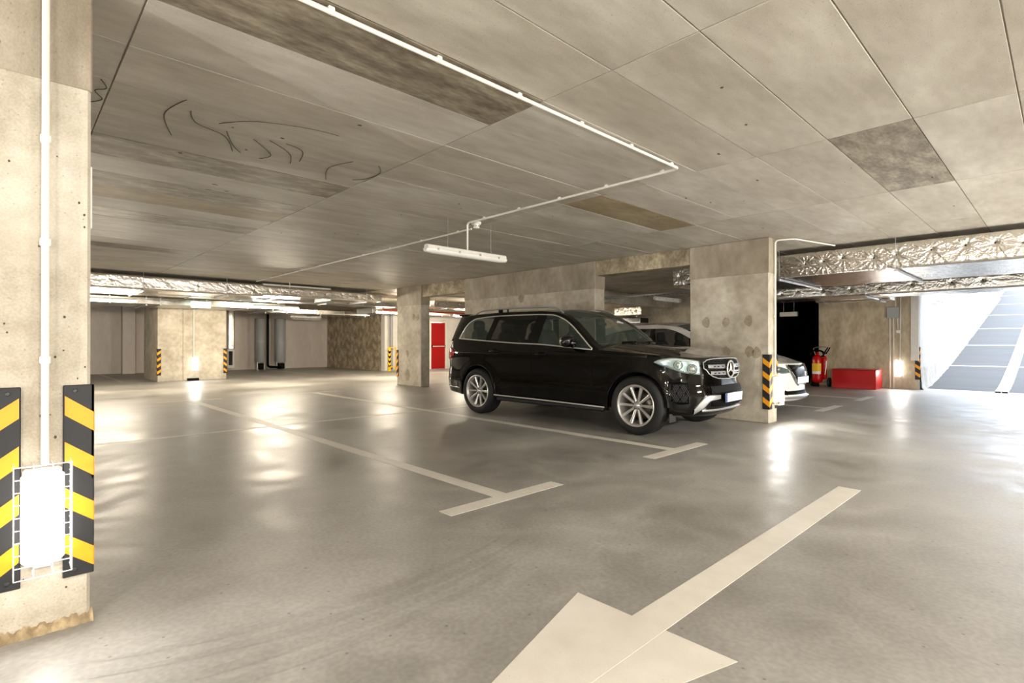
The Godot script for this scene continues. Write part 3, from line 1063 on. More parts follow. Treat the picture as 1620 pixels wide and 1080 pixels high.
func build_suv():
	var car = thing("car", "glossy black SUV with chrome window trim and silver ten-spoke wheels, parked nose-out", "car", V(6.84, 0, 5.45), deg_to_rad(1.8))
	var c := {
		"ctrl": [Vector2(0, 2.39), Vector2(0.2, 2.385), Vector2(0.4, 2.36), Vector2(0.55, 2.31), Vector2(0.68, 2.23), Vector2(0.78, 2.12), Vector2(0.85, 2.00), Vector2(0.897, 1.86), Vector2(0.93, 1.65), Vector2(0.95, 1.3), Vector2(0.96, 0.9), Vector2(0.965, 0.0), Vector2(0.96, -1.0), Vector2(0.955, -1.6), Vector2(0.94, -2.0), Vector2(0.915, -2.22), Vector2(0.875, -2.38), Vector2(0.81, -2.49), Vector2(0.7, -2.56), Vector2(0.5, -2.605), Vector2(0.25, -2.62), Vector2(0, -2.625)],
		"front": [[0.2, 0.16], [0.27, 0.10], [0.33, 0.04], [0.42, 0.01], [0.52, 0.0], [0.60, 0.012], [0.68, 0.035], [0.74, 0.042], [0.86, 0.05], [0.96, 0.075], [1.01, 0.11], [1.04, 0.16]],
		"side": [[0.25, 0.06], [0.33, 0.025], [0.42, 0.012], [0.50, 0.004], [0.56, 0.0], [0.60, 0.010], [0.70, 0.018], [0.85, 0.012], [0.97, 0.002], [1.02, 0.004], [1.10, 0.022], [1.2, 0.05], [1.3, 0.085]],
		"rear": [[0.25, 0.16], [0.36, 0.05], [0.45, 0.015], [0.60, 0.0], [0.72, 0.008], [0.77, 0.05], [0.9, 0.06], [1.05, 0.07], [1.2, 0.11], [1.3, 0.15]],
		"top": [[-2.62, 1.22], [-2.42, 1.27], [-2.07, 1.262], [-1.36, 1.222], [-0.65, 1.185], [-0.16, 1.17], [0.38, 1.132], [0.83, 1.105], [1.0, 1.10], [1.5, 1.068], [1.9, 1.04], [2.1, 1.022], [2.25, 1.015], [2.4, 1.015]],
		"sill": [[-2.6, 0.36], [-2.3, 0.33], [-2.05, 0.31], [-1.9, 0.29], [0.9, 0.28], [1.9, 0.29], [2.1, 0.285], [2.4, 0.27]],
		"roof": [[-2.42, 1.68], [-1.87, 1.70], [-1.25, 1.712], [-0.52, 1.705], [-0.085, 1.68], [0.18, 1.62], [0.42, 1.505], [0.63, 1.35], [0.83, 1.185], [0.95, 1.115]],
		"dlo_low": [[-2.12, 1.288], [-1.36, 1.243], [-0.65, 1.205], [-0.16, 1.188], [0.38, 1.15], [0.83, 1.115]],
		"dlo_up": [[-2.12, 1.295], [-2.09, 1.42], [-2.02, 1.54], [-1.87, 1.62], [-1.25, 1.65], [-0.52, 1.645], [-0.085, 1.625], [0.18, 1.56], [0.42, 1.44], [0.63, 1.285], [0.83, 1.12]],
		"shear": [[-2.42, 0.25], [-1.3, 0.28], [-0.4, 0.20], [0.0, 0.12], [0.5, 0.0]],
		"crown": [[0.9, 0.105], [1.5, 0.085], [2.0, 0.06], [2.3, 0.03]],
		"tumble": 0.28, "axles": [1.5375, -1.5375], "arch_y": 0.39, "arch_r": 0.43, "halfw": 0.96, "cowl": 0.95, "cab_end": -2.42, "ws_top": -0.085, "nose_z": 2.30, "roof_crown": 0.075,
		"windows": [[-0.20, 0.82], [-1.27, -0.41], [-2.11, -1.41]], "window_mats": [M.glass, M.glass_dark, M.glass], "screen_mat": M.glass}
	build_body(c, car, M.paint_black, M.black_gloss)
	for zw in c.axles:
		for m in [1.0, -1.0]:
			wheel(car, Vector3(m * 0.825, 0.385, zw), m, 0.385, 0.268, 0.27, 10)
	var s := S()
	# chrome round the side windows, sill strips, roof rails
	for m in [-1.0, 1.0]:
		s = S()
		var lo := []
		var hi := []
		for i in 60:
			var q := lerpf(0.84, -2.12, i / 59.0)
			var p := gpt(c, q, lut(c.dlo_low, q) - 0.006)
			var r := gpt(c, q, lut(c.dlo_up, q) + 0.006)
			p.x += 0.006; r.x += 0.006
			lo.append(mx(p, m)); hi.append(mx(r, m))
		lo.reverse()
		tube(s, hi + lo, 0.0095, 6, true)
		obj("window_trim", s, M.trim, car)
		s = S()
		tube(s, [Vector3(m * 0.975, 0.352, -1.10), Vector3(m * 0.985, 0.345, 0.0), Vector3(m * 0.975, 0.328, 1.07)], 0.011, 8)
		obj("sill_strip", s, M.trim, car)
		s = S()
		box(s, Vector3(m * 0.93, 0.30, 0.0), Vector3(0.10, 0.07, 2.1), 0.02)
		obj("side_step", s, M.plastic, car)
		s = S()
		var rp := []
		for i in 22:
			var t := i / 21.0
			var q := lerpf(0.10, -2.02, t)
			var e := gpt(c, q, lut(c.roof, q))
			var lift := minf(1.0, minf(t, 1.0 - t) / 0.10)
			rp.append(Vector3(m * (e.x - 0.055), e.y + 0.012 + 0.055 * sqrt(lift), e.z))
		tube(s, rp, 0.014, 8)
		obj("roof_rail", s, M.silver, car)
		for t in [0.62, 0.70]:
			var q := lerpf(0.10, -2.02, t)
			var e := gpt(c, q, lut(c.roof, q))
			s = S()
			box(s, Vector3(m * (e.x - 0.055), e.y + 0.035, e.z), Vector3(0.03, 0.05, 0.10 if t > 0.65 else 0.03), 0.01)
			obj("rail_foot", s, M.black, car)
		# door handles
		for q in [-1.13, -0.09]:
			var k := col_at_z(c, q)
			var y := 1.06 if q < -0.5 else 1.025
			s = S()
			var b := bpt(c, k, y)
			ball(s, mx(b + Vector3(-0.01, 0, 0), m), Vector3(0.014, 0.045, 0.09), 0.8, 14)
			obj("handle_cup", s, M.black, car)
			s = S()
			tube(s, [mx(b + Vector3(0.0, 0, -0.11), m), mx(b + Vector3(0.028, 0.004, -0.08), m), mx(b + Vector3(0.034, 0.005, 0.0), m), mx(b + Vector3(0.028, 0.004, 0.08), m), mx(b + Vector3(0.0, 0, 0.11), m)], 0.013, 8)
			obj("door_handle", s, M.paint_black, car)
		# shut lines of the doors
		for q in [[-0.29, 0.36, 1.16], [0.85, 0.40, 1.08]]:
			s = S()
			var pts := []
			for i in 14:
				var k := col_at_z(c, q[0])
				pts.append(mx(bpt(c, k, lerpf(q[1], q[2], i / 13.0), 0.0005), m))
			tube(s, pts, 0.0028, 5)
			obj("shut_line", s, M.black, car)
		s = S()
		var arc := []
		for i in 16:
			var a := lerpf(-0.05, 1.15, i / 15.0)
			var q := -1.5375 + cos(a) * 0.50
			arc.append(mx(bpt(c, col_at_z(c, q), 0.40 + sin(a) * 0.52, 0.0005), m))
		arc.append(mx(bpt(c, col_at_z(c, -1.36), 1.0, 0.0005), m))
		arc.append(mx(bpt(c, col_at_z(c, -1.38), 1.2, 0.0005), m))
		tube(s, arc, 0.0028, 5)
		obj("shut_line", s, M.black, car)
		# door mirrors
		var mir := Node3D.new()
		mir.name = "door_mirror"
		car.add_child(mir, true)
		var e := gpt(c, 0.50, 1.17)
		s = S()
		ball(s, mx(e + Vector3(0.14, 0.055, 0.02), m), Vector3(0.125, 0.085, 0.085), 0.72, 18)
		obj("mirror_shell", s, M.paint_black, mir)
		s = S()
		ball(s, mx(e + Vector3(0.14, 0.055, -0.05), m), Vector3(0.11, 0.07, 0.02), 0.7, 16)
		obj("mirror_glass", s, M.chrome, mir)
		s = S()
		tube(s, [mx(e + Vector3(-0.02, -0.02, 0.02), m), mx(e + Vector3(0.05, -0.015, 0.02), m), mx(e + Vector3(0.10, 0.0, 0.02), m)], 0.024, 8)
		obj("mirror_arm", s, M.black_gloss, mir)
		s = S()
		tube(s, [mx(e + Vector3(0.07, 0.03, 0.09), m), mx(e + Vector3(0.15, 0.033, 0.105), m), mx(e + Vector3(0.23, 0.035, 0.07), m), mx(e + Vector3(0.26, 0.035, 0.02), m)], 0.008, 6)
		obj("indicator_strip", s, M.silver, mir)
		# headlights
		var hl := Node3D.new()
		hl.name = "headlight"
		car.add_child(hl, true)
		var k0 := col_at_x(c, 0.62)
		var k1 := col_at_z(c, 1.80)
		var lo2 := [[0.0, 0.80], [0.35, 0.825], [0.65, 0.88], [0.9, 0.93], [1.0, 0.955]]
		var hi2 := [[0.0, 0.975], [0.3, 1.0], [0.6, 1.015], [0.85, 0.995], [1.0, 0.962]]
		s = S(); skin(c, s, k0, k1, lo2, hi2, 0.004, m)
		obj("reflector", s, M.lamp_back, hl)
		for g in [[0.22, 0.875, 0.05], [0.5, 0.925, 0.042]]:
			var k := int(lerpf(k0, k1, g[0]))
			s = S()
			ball(s, mx(bpt(c, k, g[1], -0.015), m), Vector3.ONE * g[2], 1.0, 18)
			obj("projector", s, M.chrome, hl)
			s = S()
			var ring := []
			var nn: Vector2 = c.plan[k].n
			var ex := Vector3(nn.y, 0, -nn.x)
			for i in 20:
				var a := TAU * i / 20
				ring.append(mx(bpt(c, k, g[1], 0.010) + (ex * cos(a) + Vector3.UP * sin(a)) * (g[2] + 0.01), m))
			tube(s, ring, 0.007, 6, true)
			obj("bezel", s, M.black_gloss, hl)
		s = S()
		var strip := []
		for i in 14:
			var f := lerpf(0.04, 0.86, i / 13.0)
			strip.append(mx(bpt(c, int(lerpf(k0, k1, f)), lut(hi2, f) - 0.022, 0.012), m))
		tube(s, strip, 0.008, 6)
		obj("light_strip", s, M.white, hl)
		s = S()
		strip = []
		for i in 12:
			var f := lerpf(0.03, 0.75, i / 11.0)
			strip.append(mx(bpt(c, int(lerpf(k0, k1, f)), lut(lo2, f) + 0.018, 0.010), m))
		tube(s, strip, 0.007, 6)
		obj("light_strip", s, M.chrome, hl)
		s = S(); skin(c, s, k0, k1, lo2, hi2, 0.028, m)
		obj("lens", s, M.glass_clear, hl)
		# rear lights
		s = S(); skin(c, s, col_at_z(c, -2.18), col_at_z(c, -2.545), [[0.0, 0.99], [0.4, 0.92], [1.0, 0.90]], [[0.0, 1.02], [0.3, 1.12], [1.0, 1.14]], 0.012, m)
		obj("rear_light", s, M.tail, car)
		s = S(); skin(c, s, col_at_z(c, -2.0), col_at_z(c, -2.56), [[0.0, 0.405], [1.0, 0.42]], [[0.0, 0.425], [1.0, 0.44]], 0.006, m, 2)
		obj("bumper_strip", s, M.chrome, car)
		# lower intakes with mesh
		var ka := col_at_x(c, 0.735)
		var kb := col_at_z(c, 2.00)
		s = S(); skin(c, s, ka, kb, [[0.0, 0.44], [0.5, 0.43], [1.0, 0.47]], [[0.0, 0.69], [0.5, 0.71], [1.0, 0.68]], 0.003, m)
		obj("intake", s, M.black, car)
		var mesh := S()
		for i in 9:
			for sg in [-1.0, 1.0]:
				var pts := []
				for j in 7:
					var f: float = (i + sg * (j - 3) * 0.75) / 8.0
					if f < -0.02 or f > 1.02: continue
					pts.append(mx(bpt(c, int(round(lerpf(ka, kb, f))), lerpf(0.46, 0.68, j / 6.0), 0.008), m))
				if pts.size() > 1: tube(mesh, pts, 0.0035, 4)
		obj("intake_mesh", mesh, M.mesh, car)
		s = S(); skin(c, s, col_at_x(c, 0.735), col_at_z(c, 1.98), [[0.0, 0.715], [1.0, 0.715]], [[0.0, 0.73], [1.0, 0.73]], 0.006, m, 2)
		obj("bumper_blade", s, M.black_gloss, car)
		# bright skid trim
		s = S(); skin(c, s, col_at_x(c, 0.30), col_at_x(c, 0.69), [[0.0, 0.49], [0.45, 0.47], [0.7, 0.38], [1.0, 0.305]], [[0.0, 0.54], [0.4, 0.545], [0.6, 0.535], [0.8, 0.47], [1.0, 0.365]], 0.022, m)
		obj("skid_trim", s, M.silver, car)
	# lower mouth and its mesh, skid lip
	s = S()
	for m in [1.0, -1.0]: skin(c, s, 0, col_at_x(c, 0.46), [[0.0, 0.37], [1.0, 0.40]], [[0.0, 0.66], [1.0, 0.655]], 0.004, m)
	obj("lower_mouth", s, M.black, car)
	s = S()
	for m in [1.0, -1.0]: skin(c, s, 0, col_at_x(c, 0.60), [[0.0, 0.335], [1.0, 0.335]], [[0.0, 0.365], [1.0, 0.36]], 0.018, m, 2)
	obj("skid_lip", s, M.silver, car)
	s = S()
	for i in range(-8, 9):
		var pts := []
		for j in 5:
			var x := clampf((i + j - 2) * 0.055, -0.45, 0.45)
			pts.append(mx(bpt(c, col_at_x(c, absf(x)), lerpf(0.57, 0.65, j / 4.0), 0.010), signf(x) if x != 0.0 else 1.0))
		tube(s, pts, 0.003, 4)
		pts = []
		for j in 5:
			var x := clampf((i - j + 2) * 0.055, -0.45, 0.45)
			pts.append(mx(bpt(c, col_at_x(c, absf(x)), lerpf(0.57, 0.65, j / 4.0), 0.010), signf(x) if x != 0.0 else 1.0))
		tube(s, pts, 0.003, 4)
	obj("mouth_mesh", s, M.mesh, car)
	# grille
	var gr := Node3D.new()
	gr.name = "grille"
	car.add_child(gr)
	var kg := col_at_x(c, 0.55)
	var glo := [[0.0, 0.735], [0.45, 0.745], [0.75, 0.78], [1.0, 0.88]]
	var ghi := [[0.0, 1.0], [0.5, 0.998], [0.85, 0.985], [1.0, 0.955]]
	s = S()
	for m in [1.0, -1.0]: skin(c, s, 0, kg, glo, ghi, 0.006, m)
	obj("grille_back", s, M.black, gr)
	s = S()
	var loop := []
	for i in range(-20, 21):
		var f := absf(i) / 20.0
		loop.append(mx(bpt(c, int(kg * f), lut(ghi, f), 0.014), 1.0 if i >= 0 else -1.0))
	for i in range(20, -21, -1):
		var f := absf(i) / 20.0
		loop.append(mx(bpt(c, int(kg * f), lut(glo, f), 0.014), 1.0 if i >= 0 else -1.0))
	tube(s, loop, 0.006, 6, true)
	obj("grille_frame", s, M.trim, gr)
	for m in [1.0, -1.0]:
		for b in [[0.897, 0.026, 0.50], [0.812, 0.026, 0.45]]:
			s = S()
			skin(c, s, col_at_x(c, 0.09), col_at_x(c, b[2]), [[0.0, b[0] - b[1]], [1.0, b[0] - b[1] + 0.012]], [[0.0, b[0] + b[1]], [1.0, b[0] + b[1] + 0.002]], 0.030, m, 3)
			obj("grille_bar", s, M.silver, gr)
			for x in [0.17, 0.27, 0.37]:
				s = S()
				box(s, mx(bpt(c, col_at_x(c, x), b[0] + 0.003, 0.031), m), Vector3(0.055, 0.012, 0.004), 0.001)
				obj("bar_slot", s, M.black, gr)
	s = S()
	for yy in 9:
		for m in [1.0, -1.0]:
			var pts := []
			for i in 12:
				var x := 0.02 + 0.5 * i / 11.0
				var f := x / 0.55
				var y := 0.755 + yy * 0.028 + (0.007 if i % 2 else -0.007)
				if y > lut(glo, f) + 0.01 and y < lut(ghi, f) - 0.01: pts.append(mx(bpt(c, col_at_x(c, x), y, 0.010), m))
			if pts.size() > 1: tube(s, pts, 0.003, 4)
	obj("grille_mesh", s, M.mesh, gr)
	# three-pointed star in a ring
	var em := Vector3(0, 0.862, bpt(c, 0, 0.862).z + 0.05)
	s = S()
	var ringp := []
	for i in 40:
		var a := TAU * i / 40
		ringp.append(em + Vector3(cos(a), sin(a), 0) * 0.105)
	tube(s, ringp, 0.010, 8, true)
	obj("emblem_ring", s, M.trim, gr)
	s = S()
	lathe(s, [Vector2(0.10, 0.0), Vector2(0.10, 0.01), Vector2(0.0, 0.012)], 32, Transform3D(Basis(Vector3.RIGHT, PI / 2), em + Vector3(0, 0, -0.02)))
	obj("emblem_disc", s, M.black_gloss, gr)
	s = S()
	for k in 3:
		var a := PI / 2 + TAU * k / 3
		var tip := em + Vector3(cos(a), sin(a), 0) * 0.097
		var w0 := em + Vector3(cos(a + PI / 3), sin(a + PI / 3), 0) * 0.02
		var w1 := em + Vector3(cos(a - PI / 3), sin(a - PI / 3), 0) * 0.02
		var top := em + Vector3(0, 0, 0.02)
		tri_out(s, tip, w0, top, em - Vector3(0, 0, 0.1))
		tri_out(s, tip, w1, top, em - Vector3(0, 0, 0.1))
	obj("emblem_star", s, M.trim, gr)
	# number plate
	var pz := bpt(c, 0, 0.50).z + 0.045
	s = S(); box(s, Vector3(0, 0.495, pz - 0.012), Vector3(0.54, 0.135, 0.022), 0.006)
	obj("plate_holder", s, M.black, car)
	s = S(); box(s, Vector3(0, 0.50, pz), Vector3(0.52, 0.112, 0.006), 0.002)
	var pl = obj("number_plate", s, M.plate, car)
	s = S(); box(s, Vector3(-0.238, 0.50, pz + 0.0035), Vector3(0.044, 0.112, 0.002))
	obj("plate_band", s, M.blue, pl)
	# rear spoiler, mud flap, interior
	s = S()
	ball(s, Vector3(0, 1.71, -2.35), Vector3(0.67, 0.035, 0.085), 0.7, 24)
	obj("roof_spoiler", s, M.paint_black, car)
	s = S(); box(s, Vector3(-0.80, 0.255, 1.98), Vector3(0.16, 0.11, 0.02), 0.006)
	obj("air_flap", s, M.mesh, car)
	s = S()
	ball(s, Vector3(0, 0.98, 0.72), Vector3(0.80, 0.17, 0.26), 0.6, 20)
	obj("dashboard", s, M.plastic, car)
	s = S(); box(s, Vector3(-0.27, 1.16, 0.80), Vector3(0.09, 0.045, 0.01), 0.003, Basis(Vector3.RIGHT, -0.5))
	obj("parking_card", s, M.blue, car)
	s = S()
	var sw := []
	for i in 26:
		var a := TAU * i / 26
		sw.append(Vector3(0.38 + cos(a) * 0.19, 1.03 + sin(a) * 0.17, 0.36 - sin(a) * 0.07))
	tube(s, sw, 0.016, 7, true)
	obj("steering_wheel", s, M.plastic, car)
	s = S(); ball(s, Vector3(0, 1.50, 0.36), Vector3(0.12, 0.035, 0.02), 0.7, 14)
	obj("rear_view_mirror", s, M.plastic, car)
	s = S(); box(s, Vector3(-0.36, 1.57, 0.16), Vector3(0.36, 0.015, 0.14), 0.005, Basis(Vector3.RIGHT, 0.35))
	obj("sun_visor", s, M.lining, car)
	for x in [-0.38, 0.38]:
		seat(car, x, -0.12)
		seat(car, x, -1.02)
		seat(car, x, -1.75, 0.66, 0.44)
	s = S()
	var hd := []
	for i in 13:
		var q := lerpf(-0.15, -2.25, i / 12.0)
		var e := gpt(c, q, lut(c.roof, q) - 0.03)
		var row := []
		for j in 9:
			var sx := 1.0 - j / 4.0
			row.append(Vector3((e.x - 0.03) * sx, e.y + 0.06 * (1.0 - sx * sx), e.z))
		hd.append(row)
	grid(s, hd, 1, true)
	obj("headliner", s, M.lining, car)
	for x in [-0.45, 0.12]:
		s = S()
		tube(s, [Vector3(x, 1.215, 1.09 - absf(x) * 0.15), Vector3(x + 0.25, 1.225, 1.075), Vector3(x + 0.52, 1.20, 1.0)], 0.009, 6)
		obj("wiper", s, M.black, car)

func build_white_car():
	var car = thing("car", "white crossover with a dark V-shaped grille behind the concrete pier", "car", V(9.86, 0, 5.30), deg_to_rad(0.0))
	var c := {
		"ctrl": [Vector2(0, 2.20), Vector2(0.2, 2.19), Vector2(0.4, 2.14), Vector2(0.55, 2.07), Vector2(0.66, 1.98), Vector2(0.75, 1.86), Vector2(0.81, 1.72), Vector2(0.85, 1.5), Vector2(0.88, 1.2), Vector2(0.895, 0.8), Vector2(0.90, 0.0), Vector2(0.895, -1.0), Vector2(0.88, -1.5), Vector2(0.85, -1.85), Vector2(0.80, -2.0), Vector2(0.70, -2.09), Vector2(0.5, -2.13), Vector2(0.25, -2.15), Vector2(0, -2.155)],
		"front": [[0.2, 0.12], [0.26, 0.03], [0.31, 0.0], [0.36, 0.045], [0.48, 0.05], [0.60, 0.03], [0.72, 0.04], [0.82, 0.08], [0.92, 0.16], [1.0, 0.28]],
		"side": [[0.22, 0.05], [0.35, 0.015], [0.52, 0.0], [0.6, 0.012], [0.75, 0.014], [0.9, 0.0], [1.0, 0.02], [1.1, 0.05], [1.2, 0.09]],
		"rear": [[0.25, 0.12], [0.45, 0.01], [0.62, 0.0], [0.72, 0.05], [0.95, 0.07], [1.1, 0.12]],
		"top": [[-2.15, 1.06], [-1.9, 1.09], [-1.4, 1.08], [0.0, 1.02], [0.8, 0.97], [1.2, 0.945], [1.7, 0.90], [2.0, 0.86], [2.2, 0.85]],
		"sill": [[-2.1, 0.32], [-1.7, 0.26], [0.9, 0.23], [1.8, 0.25], [2.2, 0.22]],
		"roof": [[-2.0, 1.42], [-1.5, 1.50], [-0.9, 1.55], [-0.3, 1.555], [0.1, 1.52], [0.45, 1.40], [0.75, 1.22], [1.0, 1.03], [1.08, 0.975]],
		"dlo_low": [[-1.75, 1.14], [-0.6, 1.06], [0.3, 1.02], [0.95, 0.985]],
		"dlo_up": [[-1.75, 1.15], [-1.55, 1.30], [-1.2, 1.42], [-0.6, 1.48], [-0.1, 1.48], [0.15, 1.44], [0.5, 1.30], [0.8, 1.10], [0.95, 0.99]],
		"shear": [[-2.0, 0.2], [-0.5, 0.1], [0.3, 0.0]],
		"crown": [[1.0, 0.10], [1.5, 0.085], [2.0, 0.05], [2.15, 0.02]],
		"tumble": 0.30, "axles": [1.32, -1.32], "arch_y": 0.34, "arch_r": 0.375, "halfw": 0.90, "cowl": 1.08, "cab_end": -2.0, "ws_top": 0.1, "nose_z": 2.08, "roof_crown": 0.06,
		"windows": [[-0.25, 0.94], [-1.15, -0.35], [-1.74, -1.25]], "window_mats": [M.glass_dark, M.glass_dark, M.glass_dark], "screen_mat": M.glass}
	build_body(c, car, M.paint_white, M.black_gloss)
	for zw in c.axles:
		for m in [1.0, -1.0]:
			wheel(car, Vector3(m * 0.79, 0.335, zw), m, 0.335, 0.225, 0.21, 10)
	var s := S()
	for m in [1.0, -1.0]:
		var hl := Node3D.new()
		hl.name = "headlight"
		car.add_child(hl, true)
		var k0 := col_at_x(c, 0.40)
		var k1 := col_at_z(c, 1.62)
		var lo := [[0.0, 0.70], [0.3, 0.69], [0.6, 0.72], [1.0, 0.80]]
		var hi := [[0.0, 0.755], [0.3, 0.81], [0.7, 0.845], [1.0, 0.825]]
		s = S(); skin(c, s, k0, k1, lo, hi, 0.003, m)
		obj("reflector", s, M.black_gloss, hl)
		for g in [0.35, 0.55]:
			s = S(); ball(s, mx(bpt(c, int(lerpf(k0, k1, g)), 0.765, -0.005), m), Vector3.ONE * 0.04, 1.0, 16)
			obj("projector", s, M.chrome, hl)
		s = S()
		var st := []
		for i in 12:
			var f := lerpf(0.02, 0.95, i / 11.0)
			st.append(mx(bpt(c, int(lerpf(k0, k1, f)), lut(lo, f) + 0.012, 0.010), m))
		tube(s, st, 0.010, 6)
		obj("light_strip", s, M.chrome, hl)
		s = S(); skin(c, s, k0, k1, lo, hi, 0.022, m)
		obj("lens", s, M.glass_clear, hl)
		# arm of the V-shaped grille trim
		s = S(); skin(c, s, col_at_x(c, 0.13), col_at_x(c, 0.44), [[0.0, 0.48], [0.4, 0.55], [1.0, 0.78]], [[0.0, 0.525], [0.4, 0.61], [1.0, 0.845]], 0.022, m)
		obj("grille_arm", s, M.chrome, car)
		s = S(); skin(c, s, col_at_x(c, 0.44), col_at_z(c, 1.86), [[0.0, 0.33], [1.0, 0.40]], [[0.0, 0.40], [0.6, 0.47], [1.0, 0.46]], 0.004, m)
		obj("fog_recess", s, M.black, car)
		s = S()
		var e := gpt(c, 0.62, 1.03)
		ball(s, mx(e + Vector3(0.11, 0.04, 0.02), m), Vector3(0.10, 0.07, 0.07), 0.75, 14)
		obj("door_mirror", s, M.paint_white, car)
	s = S()
	for m in [1.0, -1.0]: skin(c, s, 0, col_at_x(c, 0.40), [[0.0, 0.50], [0.3, 0.51], [1.0, 0.76]], [[0.0, 0.83], [1.0, 0.84]], 0.006, m)
	obj("grille", s, M.black_gloss, car)
	s = S()
	for m in [1.0, -1.0]: skin(c, s, 0, col_at_x(c, 0.46), [[0.0, 0.335], [1.0, 0.34]], [[0.0, 0.40], [1.0, 0.40]], 0.004, m)
	obj("lower_mouth", s, M.black, car)
	s = S()
	for m in [1.0, -1.0]: skin(c, s, 0, col_at_z(c, 1.80), [[0.0, 0.265], [1.0, 0.27]], [[0.0, 0.315], [1.0, 0.31]], 0.012, m, 3)
	obj("bumper_lip", s, M.silver, car)
	var pz := bpt(c, 0, 0.58).z + 0.02
	s = S(); box(s, Vector3(0, 0.575, pz), Vector3(0.52, 0.112, 0.01), 0.003)
	obj("number_plate", s, M.plate, car)
	s = S(); ball(s, Vector3(0, 0.83, 0.95), Vector3(0.72, 0.14, 0.24), 0.6, 18)
	obj("dashboard", s, M.plastic, car)
	for x in [-0.36, 0.36]:
		seat(car, x, 0.05, 0.46, 0.46)
		seat(car, x, -0.85, 0.46, 0.46)

# ======================================================== lamps
func area(parent: Node3D, at: Vector3, dir: Vector3, size: Vector2, col: Color, e: float):
	var l := AreaLight3D.new()
	l.name = "lamp_light"
	l.area_size = size
	l.light_color = col
	l.light_energy = e
	l.area_range = 40.0
	l.area_attenuation = 2.0
	l.shadow_enabled = true
	parent.add_child(l, true)
	l.position = at
	l.basis = Basis.looking_at(dir, Vector3.UP if absf(dir.y) < 0.9 else Vector3.BACK)

const COOL := Color(1.0, 0.99, 0.97)
const NEUTRAL := Color(1.0, 0.98, 0.945)
const WARM := Color(1.0, 0.945, 0.85)

func wall_lamp(at: Vector3, turn: float, label: String, e: float, guard := true, col := COOL):
	var o = thing("bulkhead_lamp", label, "lamp", at, turn)
	var s := S()
	box(s, Vector3(0, 0, 0.022), Vector3(0.122, 0.39, 0.044), 0.008)
	obj("base", s, M.white, o)
	s = S()
	box(s, Vector3(0, 0, 0.064), Vector3(0.135, 0.37, 0.042), 0.016)
	obj("diffuser", s, M.glow_wall, o)
	s = S()
	box(s, Vector3(0, -0.205, 0.02), Vector3(0.06, 0.025, 0.03), 0.004)
	obj("cable_gland", s, M.grey, o)
	if guard:
		s = S()
		var w := 0.088
		var h := 0.222
		var d := 0.125
		var r := 0.0022
		for i in 10:
			var y := lerpf(-h, h, i / 9.0)
			tube(s, [Vector3(-w, y, 0.018), Vector3(-w, y, d), Vector3(w, y, d), Vector3(w, y, 0.018)], r, 5)
		for x in [-w, -w / 3.0, w / 3.0, w]:
			tube(s, [Vector3(x, -h, 0.018), Vector3(x, -h, d + 0.002), Vector3(x, h, d + 0.002), Vector3(x, h, 0.018)], r, 5)
		for x in [-w, w]:
			tube(s, [Vector3(x, -h, 0.06), Vector3(x, h, 0.06)], r, 5)
		obj("wire_guard", s, M.white_wire, o)
	area(o, Vector3(0, 0, 0.088), Vector3(0, 0, 1), Vector2(0.12, 0.35), col, e)
	return o

func strip_lamp(at: Vector3, turn: float, label: String, lit: bool, e := 0.0, hang := 0.3, group := "", col := WARM):
	var o = thing("strip_light", label, "lamp", at, turn, group)
	var s := S()
	var L := 0.66
	# housing: trapezoid trough, top at y = 0.03
	prism(s, [Vector2(-0.050, -0.01), Vector2(0.050, -0.01), Vector2(0.040, 0.03), Vector2(0.025, 0.04), Vector2(-0.025, 0.04), Vector2(-0.040, 0.03)], Vector3(-L + 0.015, 0, 0), Vector3.BACK, Vector3.UP, Vector3.RIGHT * (2 * L - 0.03))
	obj("housing", s, M.white, o)
	s = S()
	var P := []
	for k in 13:
		var x := lerpf(-L, L, k / 12.0)
		var e0 := 1.0 if (k > 0 and k < 12) else 0.82
		var row := []
		for j in 11:
			var a := PI + PI * j / 10.0
			row.append(Vector3(x, -0.012 + sin(a) * 0.052 * e0, cos(a) * 0.052 * e0))
		P.append(row)
	grid(s, P, 1, false)
	for e1 in [0, 12]:
		for j in 10: tri_out(s, Vector3(P[e1][0].x, -0.012, 0), P[e1][j], P[e1][j + 1], Vector3.ZERO)
	obj("diffuser", s, M.glow_strip if lit else M.diffuser_off, o)
	for x in [-0.5, -0.17, 0.17, 0.5]:
		for z in [-0.053, 0.053]:
			s = S(); box(s, Vector3(x, -0.008, z), Vector3(0.03, 0.03, 0.006), 0.002)
			obj("clip", s, M.steel, o)
	if hang > 0.0:
		for x in [-0.32, 0.4]:
			s = S(); rod(s, Vector3(x, 0.035, 0), Vector3(x, hang, 0), 0.0025, 6)
			obj("hanger_wire", s, M.steel, o)
	if lit:
		for q in [-1.0, 1.0]: area(o, Vector3(0, -0.055, q * 0.045), Vector3(0, -0.64, q * 0.77).normalized(), Vector2(1.25, 0.08), col, e * 0.5)
	return o

